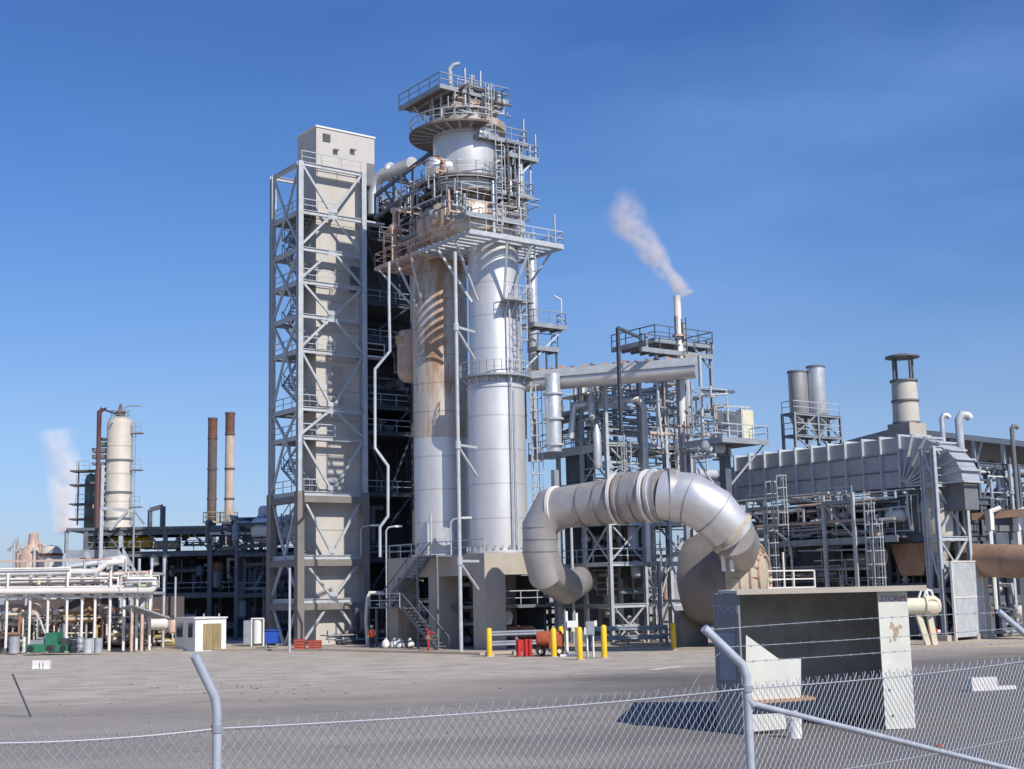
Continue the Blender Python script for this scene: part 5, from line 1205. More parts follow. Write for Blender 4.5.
# magenta drum hidden by table
# ------------------------------------------------------------------ bollards, guardrails
def bollard(px, yb, yt, lab, first=[None]):
    b = G(px, yb); h = ZV(b, yt)
    if first[0] is None:
        o = thing('bollard', b, lab, 'bollard', 'yellow bollards by the guardrail')
        MB().lathe(b, [(.17, 0), (.17, h - .08), (.12, h - .01), (0, h + .02)], 18).build('post', 'yellow', o)
        MB().lathe(b, [(.26, .002), (.26, .05), (.171, .06)], 18).build('base_collar', 'concrete', o)
        first[0] = (o, h)
    else:
        o = copy_tree(first[0][0]); o.location = b; o['label'] = lab; k = h / first[0][1]; o.scale = (1, 1, k)
bollard(604.5, 658, 625, 'rightmost of the clustered yellow bollards, right of the grey electric box')
bollard(580, 660, 627, 'yellow bollard between the white and the grey electric boxes')
bollard(554, 657, 628, 'yellow bollard in front of the orange compressor tank')
bollard(561.5, 652, 626, 'yellow bollard behind the orange compressor tank')
bollard(489.5, 657, 628, 'yellow bollard at the left end of the guardrail by the table corner')
bollard(674, 650, 623, 'lone yellow bollard right of the long guardrail')
def guard(px0, px1, yb0, yb1, lab):
    a, b = G(px0, yb0), G(px1, yb1); d = (b - a).normalized(); q = V((d.y, -d.x, 0))
    if q.y > 0: q = -q
    o = thing('guardrail', a, lab, 'guardrail', 'steel guardrails')
    L_ = (b - a).length
    for z in (.75, 1.35):
        prof = [(0, -.16), (.08, -.11), (.08, -.06), (.01, 0), (.08, .06), (.08, .11), (0, .16), (-.02, .16), (.05, .1), (.05, .07), (-.02, 0), (.05, -.07), (.05, -.1), (-.02, -.16)]
        MB().prism([a + q * (x + .15) + Z * (z + y_) for x, y_ in prof], d * L_).build('rail', 'galvdull', o)
    n = max(2, int(L_ / 2.2))
    for i in range(n + 1):
        p = a + d * (L_ * i / n); MB().beam(p, p + Z * 1.5, .14).build('post', 'galvdull', o)
        MB().fbox(p, -.25, .25, -.2, .2, .002, .25, d, q).build('block', 'concrete', o)
    return o
guard(490, 543, 656, 654, 'shorter double-beam guardrail left of the yellow bollards')
guard(590, 667, 650, 648, 'longer double-beam guardrail right of the yellow bollards')
# orange compressor
c = G(545, 656); s_ = c.y / 1365
o = thing('orange_compressor', c, 'small orange towed compressor with red end frame between guardrail and bollards', 'compressor')
zz0 = .45
MB().lathe(c + V((-8 * s_, 0, 1.0)), [(0, -.05), (.4, 0), (.5, .15), (.5, 24 * s_), (.4, 25.5 * s_), (0, 26 * s_)], 20, axis=X).build('tank', 'orange', o)
MB().fbox(c, -10 * s_, 19 * s_, -.55, .55, .35, .45, X, Y_).build('chassis', 'dark', o)
MB().fbox(c, 4 * s_, 19 * s_, -.5, .5, .46, 1.3, X, Y_).build('engine_cover', 'orange', o)
for x in (-26, -19, -15):
    MB().beam(c + V((x * s_, -.3, .02)), c + V((x * s_, -.3, 17 * s_)), .22).build('frame_post', 'red', o)
    MB().beam(c + V((x * s_, .3, .02)), c + V((x * s_, .3, 15 * s_)), .16).build('frame_post', 'red', o)
MB().fbox(c, -27 * s_, -14 * s_, -.35, .35, .25, .95, X, Y_).build('red_box', 'red', o)
MB().beam(c + V((-14 * s_, 0, .5)), c + V((-9 * s_, 0, .5)), .1).build('drawbar', 'dark', o)
for x in (-4, 14):
    for y in (-.6, .6):
        w2 = MB().tube([c + V((x * s_, y - .08, .3)), c + V((x * s_, y + .08, .3))], .3, 20).build('wheel', 'rubber', o); MB().tube([c + V((x * s_, y - .1, .3)), c + V((x * s_, y + .1, .3))], .13, 12).build('hub', 'cream', w2)
# electric boxes, flood lamp pole
c = G(572, 656); s_ = c.y / 1365
o = thing('white_meter_post', c, 'white meter boxes on twin posts between the yellow bollards', 'electric box')
for x in (-5, 5): MB().beam(c + V((x * s_, 0, 0)), c + V((x * s_, 0, (44 if x < 0 else 42) * s_)), .16).build('post', 'whitepipe', o)
MB().fbox(c, -4.2 * s_, 6 * s_, -.25, -.09, 28 * s_, 34.5 * s_, X, Y_).build('meter_box', 'white', o)
MB().fbox(c, 0, 3.5 * s_, -.25, -.09, 24 * s_, 27.9 * s_, X, Y_).build('lower_box', 'cream', o)
MB().fbox(c, -12 * s_, 7 * s_, -.5, .5, .005, .12, X, Y_).build('base_slab', 'white', o)
c = G(590.5, 657); s_ = c.y / 1365
o = thing('grey_electric_box', c, 'grey electric box with a small white side box on thin legs', 'electric box')
for x in (-3, 3): MB().beam(c + V((x * s_, 0, 0)), c + V((x * s_, 0, 34 * s_)), .09).build('leg', 'white', o)
MB().fbox(c, -3.5 * s_, 4.5 * s_, -.25, -.06, 22 * s_, 35 * s_, X, Y_).build('cabinet', 'galvdull', o)
MB().fbox(c, 4.6 * s_, 7.2 * s_, -.22, -.04, 30 * s_, 35.5 * s_, X, Y_).build('side_box', 'white', o)
MB().fbox(c, -5.6 * s_, -3.6 * s_, -.22, -.04, 22 * s_, 29 * s_, X, Y_).build('side_box', 'white', o)
b = G(574.5, 646)
o = thing('floodlight_pole', b, 'tall grey pole with two floodlights on a crossbar before the bent duct', 'lamp')
zt_ = ZV(b, 514)
MB().lathe(FL(b), [(.13, 0), (.10, zt_)], 12).build('pole', 'galv', o)
MB().beam(V((b.x - .7, b.y, zt_)), V((b.x + .5, b.y, zt_)), .1).build('crossbar', 'galv', o)
for x in (-.45, .3): MB().obox(V((b.x + x, b.y - .1, zt_ + .3)), V((.28, 0, 0)), V((0, .15, -.05)), V((0, .06, .2))).build('floodlight', 'galvdull', o)
# panel board on the right, cream valve and red hydrant
a = G(955.5, 641, .14); b = G(985, 638.5, .14); pd = (b - a); pd.z = 0; Lp = pd.length; pd.normalize(); pq = V((pd.y, -pd.x, 0)); pq = pq if pq.y < 0 else -pq
za, zb_ = ZV(a, 562), ZV(a, 640)
o = thing('grey_panel_board', a, 'tall pale grey freestanding panel board with a cross seam at the frame tower foot', 'panel')
MB().fbox(a, 0, Lp, 0, .08, .35, za, pd, pq).build('sheet', 'galv', o)
for s0 in (0, Lp): MB().fbox(a, s0 - .06, s0 + .06, -.03, .12, .14, za + .05, pd, pq).build('upright', 'whitepipe', o)
MB().fbox(a, .06, Lp - .06, .085, .12, za * .55, za * .55 + .07, pd, pq).build('crossbar', 'whitepipe', o)
MB().fbox(a, .06, Lp - .06, -.02, .12, za + .003, za + .08, pd, pq).build('top_bar', 'whitepipe', o)
MB().fbox(a, Lp - .7, Lp + .4, -.5, .5, .141, .5, pd, pq).build('footing', 'concrete', o)
c = FL(at(922, 600, 84))
o = thing('cream_valve_head', c, 'cream bulbous valve body on slanting legs beside the shelter roof', 'valve')
zc_ = ZV(c, 606); s_ = 84 / 1365
MB().lathe(V((c.x - 17 * s_, c.y, zc_)), [(0, -.1), (.5, -.1), (.5, 18 * s_), (.62, 19 * s_), (.6, 30 * s_), (.4, 34 * s_), (0, 35 * s_)], 24, axis=X).build('body', 'cream', o)
for x in (-5, 6): MB().beam(V((c.x + (x + (8 if x < 0 else 4)) * s_, c.y, .14)), V((c.x + x * s_, c.y, zc_ - .4)), .32).build('leg', 'cream', o)
MB().lathe(V((c.x + 8 * s_, c.y - .5, zc_)), [(.35, 0), (.42, 0), (.42, .06), (.35, .06)], 18, axis=V((0, -1, 0))).build('ring', 'palerust', o)
for x in (-3, 2): MB().tube([V((c.x + x * s_, c.y, zc_ + .5)), V((c.x + (x + 3) * s_, c.y, zc_ + 1.0)), V((c.x + (x + 8) * s_, c.y, zc_ + .9)), V((c.x + (x + 10) * s_, c.y, zc_ + .3))], .07, 8).build('loop', 'white', o)
c = G(933, 643, .14); s_ = c.y / 1365
o = thing('red_pillar_hydrant', c, 'squat red pillar hydrant under the cream valve body', 'hydrant')
MB().lathe(c, [(.3, 0), (.3, .1), (.2, .15), (.2, .5), (.34, .55), (.34, .85), (.22, .9), (.22, 1.05), (0, 1.1)], 18).build('post', 'red', o)
for x in (-1, 1): MB().tube([c + V((x * .2, 0, .7)), c + V((x * .5, 0, .7))], .12, 12).build('outlet', 'white' if x > 0 else 'red', o)
# white railings behind shelter roof
a = FL(at(768, 590, 88)); b = FL(at(815, 590, 90))
o = thing('white_safety_railing', a, 'white safety railing with gate posts left of the boiler house ladders', 'railing')
zr_ = ZV(a, 588); zt2 = ZV(a, 571)
for f in (0, .35, .55, 1):
    p = a.lerp(b, f); MB().beam(p, V((p.x, p.y, zt2 if f != .35 else zt2 + 1.2)), .1).build('post', 'whitepipe', o)
for z in (zr_, (zr_ + zt2) / 2, zt2): MB().beam(V((a.x, a.y, z)), V((b.x, b.y, z)), .08).build('rail', 'whitepipe', o)

# ================================================================== STORM SHELTER
sa = G(744, 735); sb2 = G(886, 730)
hxx = (FL(sb2) - FL(sa)); LW = hxx.length; hxx.normalize(); hyy = V((-hxx.y, hxx.x, 0))
HS = ZV(sa, 594)
sh = thing('storm_shelter', FL(sa), 'open-fronted steel storm shelter with flat roof, white front panel and an inside bench', 'shelter')
SP = lambda s, t, z=0: FL(sa) + hxx * s + hyy * t + Z * z
DP = 3.2
# left wall seen from outside: from front edge px 744 back-left to px 717
lw_ = SP(0, 0); dl = V((-.50, .866, 0)); ll = (PL(717, 700, lw_, dl) - lw_).dot(dl)
ll = min(ll, 3.0)
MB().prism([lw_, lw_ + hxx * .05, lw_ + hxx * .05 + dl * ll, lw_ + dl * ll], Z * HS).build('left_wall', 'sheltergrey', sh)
rp0 = SP(LW, 0); rpw = (PL(914, 700, rp0, hxx) - rp0).dot(hxx)
rpo = MB().fbox(SP(0, 0), LW, LW + rpw, 0, .06, .02, HS, hxx, hyy).build('right_panel', 'shelterwhite', sh)
bl_ = lw_ + dl * ll; br_ = FL(at(896, 600, 42.5)); bl2 = FL(at(721, 600, 42.3))
rc_ = FL(at(718.5, 600, 45.2))
MB().prism([bl_, bl_ + hxx * .06, rc_ + hxx * .06, rc_], Z * (HS - .004)).build('rear_shadow_wall', 'sheltergrey', sh)  # unseen wall added along the sight line to enlarge the ground shadow
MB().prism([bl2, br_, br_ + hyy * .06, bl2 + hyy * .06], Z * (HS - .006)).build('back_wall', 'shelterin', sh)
MB().prism([SP(LW + rpw * .5, .065), SP(LW + rpw * .5 + .05, .065), br_ + hxx * .05, br_], Z * (HS - .01)).build('right_shade_wall', 'shelterin', sh)  # unseen edge-on wall, placed to keep sun off the back wall
MB().prism([rc_ + Z * (HS + .003), SP(-.1, -.25, HS + .003), SP(LW + rpw + .45, -.25, HS + .003), FL(at(924, 600, 44)) + Z * (HS + .003)], Z * .09).build('roof', 'shelterwhite', sh)  # roof drawn far back unseen to enlarge the ground shadow
MB().fbox(SP(0, 0), -.1, LW + rpw + .45, -.29, -.253, HS - .02, HS + .13, hxx, hyy).build('roof_edge', 'concrete', sh)
# added white plates shaped like the sunlit patches inside, and the bench
def SPX(px, py, t=.1):
    q = PL(px, py, SP(0, t), hxx); return q
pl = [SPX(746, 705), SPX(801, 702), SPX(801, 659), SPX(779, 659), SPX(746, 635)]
MB().prism(pl[::-1], hyy * .05).build('sun_patch_plate', 'shelterwhite', sh)
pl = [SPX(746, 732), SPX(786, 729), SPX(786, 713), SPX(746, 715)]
MB().prism(pl[::-1], hyy * .05).build('lower_sun_patch', 'shelterwhite', sh)  # second added plate, for the sunlit patch below the bench
q0, q1 = SPX(748, 704, -.02), SPX(815, 700, -.02)
MB().prism([q0, q1, q1 + hyy * .7 , q0 + hyy * .7], Z * .08).build('bench', 'plank', sh)
# lettering STORM
def text(s, loc, xd, zd, size, m, parent, depth=.004):
    cu = bpy.data.curves.new('t', 'FONT'); cu.body = s; cu.size = size; cu.extrude = depth; cu.align_x = 'CENTER'; cu.align_y = 'CENTER'
    t = bpy.data.objects.new('t', cu); COL.objects.link(t)
    dg = bpy.context.evaluated_depsgraph_get(); me = bpy.data.meshes.new_from_object(t.evaluated_get(dg))
    bpy.data.objects.remove(t)
    n = xd.cross(zd); p0 = V(parent['_o'])
    for v in me.vertices:
        c_ = loc + xd * v.co.x + zd * v.co.y + n * v.co.z - p0; v.co = c_
    me.materials.clear(); me.materials.append(MATS[m])
    o = bpy.data.objects.new('lettering', me); COL.objects.link(o); o.parent = parent; o['_o'] = parent['_o']
    return o
tz = ZV(SP(LW, 0), 599)
text('STORM', SP(LW + rpw * .5, -.006, tz), hxx, Z, .225, 'textred', rpo)
text('STORM', lw_ + dl * (ll * .5) + V((-.866, -.5, 0)) * .012 + Z * (HS - .42), -dl, Z, .34, 'textpale', sh)
MB().prism([lw_ + dl * (ll * f) + V((-.866, -.5, 0)) * .004 + Z * z for f, z in ((.18, HS * .38), (.82, HS * .38), (.82, HS * .72), (.18, HS * .72))], V((-.866, -.5, 0)) * .008).build('notice_plate', 'galvdull', sh)
# rust stain on right panel
for (cx_, cy_, rx_, ry_) in ((.42, 626, .07, .12), (.55, 632, .09, .16), (.48, 638, .05, .12), (.7, 627, .06, .06), (.34, 641, .03, .06)):
    st = []
    for k in range(16):
        a = k * math.tau / 16; rr = R.uniform(.65, 1.15)
        st.append(SP(LW + rpw * cx_ + math.cos(a) * rx_ * rr, -.004 - .0006 * cy_ / 100, ZV(SP(LW, 0), cy_) + math.sin(a) * ry_ * rr))
    MB().prism(st[::-1], hyy * .0015).build('rust_patch', 'stain', rpo)
for (f, y) in ((.2, 690), (.25, 716), (.8, 676)):
    MB().lathe(SP(LW + rpw * f, -.002, ZV(SP(LW, 0), y)), [(0, 0), (.03, 0), (.03, .02), (0, .02)], 10, axis=-hyy).build('bolt', 'dark', sh)
# bucket
c = G(795, 738); r = RAD(7.5, c); h = ZV(c, 717)
o = thing('white_bucket', c, 'white plastic bucket standing before the storm shelter bench', 'bucket')
MB().lathe(c, [(0, 0), (r * .9, 0), (r, h * .9), (r * 1.05, h * .9), (r * 1.05, h), (0, h)], 24).build('pail', 'white', o)
MB().tube([c + V((-r, 0, h)), c + V((-r * .4, 0, h + .12)), c + V((r * .3, 0, h + .16)), c + V((r, 0, h))], .015, 6).build('handle', 'galv', o)
# white blocks
c = G(985, 691); d = V((.96, .28, 0)).normalized(); q = V((-d.y, d.x, 0)); s_ = c.y / 1365
o = thing('white_barrier_block', c, 'white barrier block lying on the asphalt behind the right fence', 'barrier')
MB().fbox(c, -14 * s_, 15 * s_, 0, .35, .01, 13 * s_, d, q).build('block', 'white', o)
MB().fbox(c, 15.05 * s_, 37 * s_, .05, .3, .01, .14, d, q).build('base_strip', 'white', o)
for px, w_, lab in ((36.5, 3.4, 'leftmost white marker block on the yard'), (42, 1.3, 'narrow middle white marker block on the yard'), (47, 2.8, 'rightmost white marker block on the yard')):
    c = G(px, 669); s_ = c.y / 1365
    tag(MB().fbox(c, -w_ * s_, w_ * s_, -.15, .15, .01, 8.5 * s_, X, Y_).fbox(c, -w_ * s_ * 1.08, w_ * s_ * 1.08, -.2, .2, .008, .09, X, Y_).build('marker_block', 'white'), lab, 'marker block', 'white marker blocks')
b = G(31, 717); t_ = at(12.5, 674, b.y)
tag(MB().tube([b, t_], .035, 8).build('leaning_stick', 'dark'), 'dark thin stick leaning leftwards on the yard at left', 'stick')

# grit and gravel scattered on the yard
gm_ = MB(); rg_ = random.Random(11)
for k in range(360):
    p = G(rg_.uniform(-20, 1040), 655 + 110 * rg_.random() ** 1.3) if k % 3 else G(rg_.gauss(270, 70), rg_.gauss(689, 5))
    s1 = rg_.uniform(.01, .032) * (1 if k % 9 else 1.8); an = rg_.uniform(0, 3.14)
    gm_.obox(p + Z * (s1 * .3 + .008), V((math.cos(an), math.sin(an), 0)) * s1, V((-math.sin(an), math.cos(an), 0)) * s1 * .7, Z * s1 * .4)
tag(gm_.build('gravel', 'concdark'), 'loose grit and small stones scattered on the yard', 'gravel', kind='stuff')
# ================================================================== CHAIN-LINK FENCE
FH = 3.0
def ftop(px, py): return G(px, py, FH)
P0, P1, P2, P3 = ftop(-60, 743), ftop(217, 728.5), ftop(747, 688.5), ftop(1040, 659)
fx = thing('chain_link_fence', FL(P2), 'galvanised chain-link fence crossing the foreground with bent barbed-wire posts', 'fence')
rngf = random.Random(3)
def mesh_panel(a, b, z0=1.35):
    d = FL(b) - FL(a); L_ = d.length; d.normalize(); q = V((-d.y, d.x, 0)); ht = FH - z0; pitch = .082; rowh = .052
    nrow = int(ht / rowh); n = int(L_ / pitch); r = .0044
    vs, fs = [], []
    def strip(sg, s0):
        pts = []
        s = s0; z = FH + .0
        for k in range(nrow + 1):
            side = .006 if k % 2 else -.006
            pts.append(FL(a) + d * (s + (pitch / 2 if k % 2 else 0) * sg) + q * side * sg + Z * (z - k * rowh / 1))
        top = pts[0]; pts = ([top + Z * .055 + d * (.022 * sg)] if int(round(s0 / pitch)) % 2 == 0 else [top + Z * .02]) + pts
        for i in range(len(pts) - 1):
            p, e = pts[i], pts[i + 1]
            o = len(vs)
            u1 = d * r; u2 = q * r
            for c_ in (p, e): vs.extend([c_ + u1, c_ + u2, c_ - u1, c_ - u2])
            for j in range(4): fs.append((o + j, o + (j + 1) % 4, o + 4 + (j + 1) % 4, o + 4 + j))
    for i in range(n):
        strip(1, i * pitch); strip(-1, (i + 1) * pitch - .0)
    mb = MB(); mb._add(vs, fs); mb.build('mesh_panel', 'fencewire', fx)
mesh_panel(P0, P1); mesh_panel(P1, P2); mesh_panel(P2, P3)
def sag(a, b, s, n=14): return [a.lerp(b, i / n) - Z * (s * 4 * (i / n) * (1 - i / n)) for i in range(n + 1)]
for a, b in ((P0, P1), (P1, P2), (P2, P3)):
    qq = V((0, -.012, 0))
    MB().tube([p + qq - Z * .0 for p in sag(a, b, .035)], .007, 6).build('top_wire', 'fencewire', fx)
    MB().tube([p + qq for p in sag(a - Z * .9, b - Z * .9, .02)], .005, 6).build('line_wire', 'fencewire', fx)
outd = V((-.55, -.15, 0)).normalized()
tips = {}
for nm, Pp, tip, r in (('mid', P1, (193, 655), .036), ('str', P2, (706, 628), .043), ('end', P3, (994, 611), .04)):
    top = FL(Pp) + Z * (FH + .12)
    tp = at(*tip, Pp.y - .15)
    base = FL(Pp) + Z * .0
    b_ = at(*((216, 702) if nm == 'mid' else (748, 668) if nm == 'str' else (1035, 646)), Pp.y)
    MB().tube([base, V((base.x, base.y, b_.z - .08)), V((base.x, base.y, b_.z + .0)) + (tp - b_) * .1, base.lerp(base, 0) + Z * b_.z + (tp - b_)], r, 16).build('post', 'fencepost', fx)
    tips[nm] = (V((base.x, base.y, b_.z)), V((base.x, base.y, b_.z)) + (tp - b_))
    MB().tube([base + Z * (FH - .03), base + Z * (FH + .03)], r * 1.25, 14).build('post_clamp', 'galvdull', fx)
    MB().tube([base + Z * (FH - 1.0), base + Z * (FH - .95)], r * 1.25, 14).build('post_clamp', 'galvdull', fx)
# brace
bs = at(750, 703, P2.y); d23 = (FL(P3) - FL(P2)).normalized()
be = PL(1035, 775, P2, d23)
MB().tube([bs, be], .028, 12).build('diagonal_brace', 'fencepost', fx)
MB().tube([at(747.5, 700, P2.y), at(754, 706, P2.y)], .045, 12).build('brace_clamp', 'galvdull', fx)
# barbed strands
def barbed(a, b, sg):
    pts = sag(a, b, sg, 20); mb = MB().tube(pts, .0036, 5)
    L_ = (b - a).length; n = int(L_ / .2)
    for i in range(1, n):
        f = i / n; p = a.lerp(b, f) - Z * (sg * 4 * f * (1 - f)); an = rngf.uniform(0, 3.14)
        e = V((0, math.cos(an), math.sin(an))) * .016; mb.beam(p - e, p + e, .004); e2 = V((.01, -math.sin(an) * .02, math.cos(an) * .016)); mb.beam(p - e2, p + e2, .004)
    mb.build('barbed_strand', 'fencewire', fx)
for f in (.15, .52, .95):
    g_ = lambda n_: tips[n_][0].lerp(tips[n_][1], f)
    barbed(g_('str'), g_('end'), -.02 if f > .9 else .01)
MB().tube([tips['str'][0].lerp(tips['str'][1], .5), tips['str'][0].lerp(tips['str'][1], .5) + V((-.12, 0, -.1)), tips['str'][0].lerp(tips['str'][1], .5) + V((-.3, 0, -.3)), tips['str'][0].lerp(tips['str'][1], .5) + V((-.42, 0, -.52))], .0035, 5).build('broken_strand', 'fencewire', fx)
# loose ribbon scrap caught in the mesh
p = PL(935, 746, P2, d23)
tag(MB().tube([p, p + V((.05, -.02, .02)), p + V((.08, -.02, -.02))], .012, 6).build('ribbon_scrap', 'textred'), 'scrap of red ribbon caught on the slanting fence brace', 'ribbon')

# ================================================================== STEAM PLUMES
def plume(name, pts, radii, dens, label, seed, scale, col=(.99, .975, .97)):
    mb = MB().tube(pts, 1, 20, radii=radii)
    o = mb.build(name, 'white', offs=V(pts[0])); o.data.materials.clear()
    m = bpy.data.materials.new(name); m.use_nodes = True; N = m.node_tree.nodes; L = m.node_tree.links
    N.remove(N['Principled BSDF']); out = N['Material Output']
    pv = N.new('ShaderNodeVolumePrincipled'); pv.inputs['Color'].default_value = (*col, 1); pv.inputs['Anisotropy'].default_value = -.25
    L.new(pv.outputs[0], out.inputs['Volume'])
    tc = N.new('ShaderNodeTexCoord')
    # distance from the plume's axis, measured on the object's own coordinates: axis from a to b
    a = V((0, 0, 0)); b = V(pts[-1]) - V(pts[0]); l = b.length; bn = b / l
    dt = N.new('ShaderNodeVectorMath'); dt.operation = 'DOT_PRODUCT'; dt.inputs[1].default_value = bn; 
    nz_ = N.new('ShaderNodeTexNoise'); nz_.inputs['Scale'].default_value = scale * .35; nz_.inputs['Detail'].default_value = 1
    mpz = N.new('ShaderNodeMapping'); mpz.inputs['Location'].default_value = (seed, seed * 2, 0); L.new(tc.outputs['Object'], mpz.inputs[0]); L.new(mpz.outputs[0], nz_.inputs['Vector'])
    sb_ = N.new('ShaderNodeVectorMath'); sb_.operation = 'SUBTRACT'; sb_.inputs[1].default_value = (.5, .5, .5); L.new(nz_.outputs['Color'], sb_.inputs[0])
    sc_ = N.new('ShaderNodeVectorMath'); sc_.operation = 'SCALE'; sc_.inputs['Scale'].default_value = max(radii) * .9; L.new(sb_.outputs[0], sc_.inputs[0])
    ad = N.new('ShaderNodeVectorMath'); ad.operation = 'ADD'; L.new(tc.outputs['Object'], ad.inputs[0]); L.new(sc_.outputs[0], ad.inputs[1])
    L.new(ad.outputs[0], dt.inputs[0])
    cr_ = N.new('ShaderNodeVectorMath'); cr_.operation = 'CROSS_PRODUCT'; cr_.inputs[1].default_value = bn; L.new(ad.outputs[0], cr_.inputs[0])
    ln = N.new('ShaderNodeVectorMath'); ln.operation = 'LENGTH'; L.new(cr_.outputs[0], ln.inputs[0])
    rr = N.new('ShaderNodeMapRange'); rr.inputs[1].default_value = 0; rr.inputs[2].default_value = l; rr.inputs[3].default_value = radii[0] * .95; rr.inputs[4].default_value = radii[-1] * .85; L.new(dt.outputs['Value'], rr.inputs[0])
    dv = N.new('ShaderNodeMath'); dv.operation = 'DIVIDE'; L.new(ln.outputs['Value'], dv.inputs[0]); L.new(rr.outputs[0], dv.inputs[1])
    fl = N.new('ShaderNodeMapRange'); fl.inputs[1].default_value = .35; fl.inputs[2].default_value = .95; fl.inputs[3].default_value = 1; fl.inputs[4].default_value = 0; L.new(dv.outputs[0], fl.inputs[0])
    n2 = N.new('ShaderNodeTexNoise'); n2.inputs['Scale'].default_value = scale; n2.inputs['Detail'].default_value = 4; n2.inputs['Roughness'].default_value = .6; L.new(mpz.outputs[0], n2.inputs['Vector'])
    m2 = N.new('ShaderNodeMapRange'); m2.inputs[1].default_value = .38; m2.inputs[2].default_value = .62; L.new(n2.outputs['Fac'], m2.inputs[0])
    fa = N.new('ShaderNodeMapRange'); fa.inputs[1].default_value = 0; fa.inputs[2].default_value = l; fa.inputs[3].default_value = dens; fa.inputs[4].default_value = dens * .12; L.new(dt.outputs['Value'], fa.inputs[0])
    x1 = N.new('ShaderNodeMath'); x1.operation = 'MULTIPLY'; L.new(fl.outputs[0], x1.inputs[0]); L.new(m2.outputs[0], x1.inputs[1])
    x2 = N.new('ShaderNodeMath'); x2.operation = 'MULTIPLY'; L.new(x1.outputs[0], x2.inputs[0]); L.new(fa.outputs[0], x2.inputs[1])
    L.new(x2.outputs[0], pv.inputs['Density'])
    o.data.materials.append(m)
    tag(o, label, 'steam', kind='stuff')
    return o
plume('steam_plume', [at(683.5, 297, 94.5), at(676, 280, 94.5), at(660, 255, 95), at(641, 230, 95), at(616, 202, 96)], [.85, 1.6, 2.0, 2.1, 2.2], 2.2, 'white steam drifting up and left from the thin stack', 3.3, .8, (.93, .87, .85))
plume('steam_plume', [at(71, 532, 150), at(66, 500, 150), at(60, 465, 150), at(55, 430, 150)], [2.0, 3.0, 3.2, 2.6], 1.8, 'pale steam cloud rising left of the brown riser pipe', 8.1, .4)
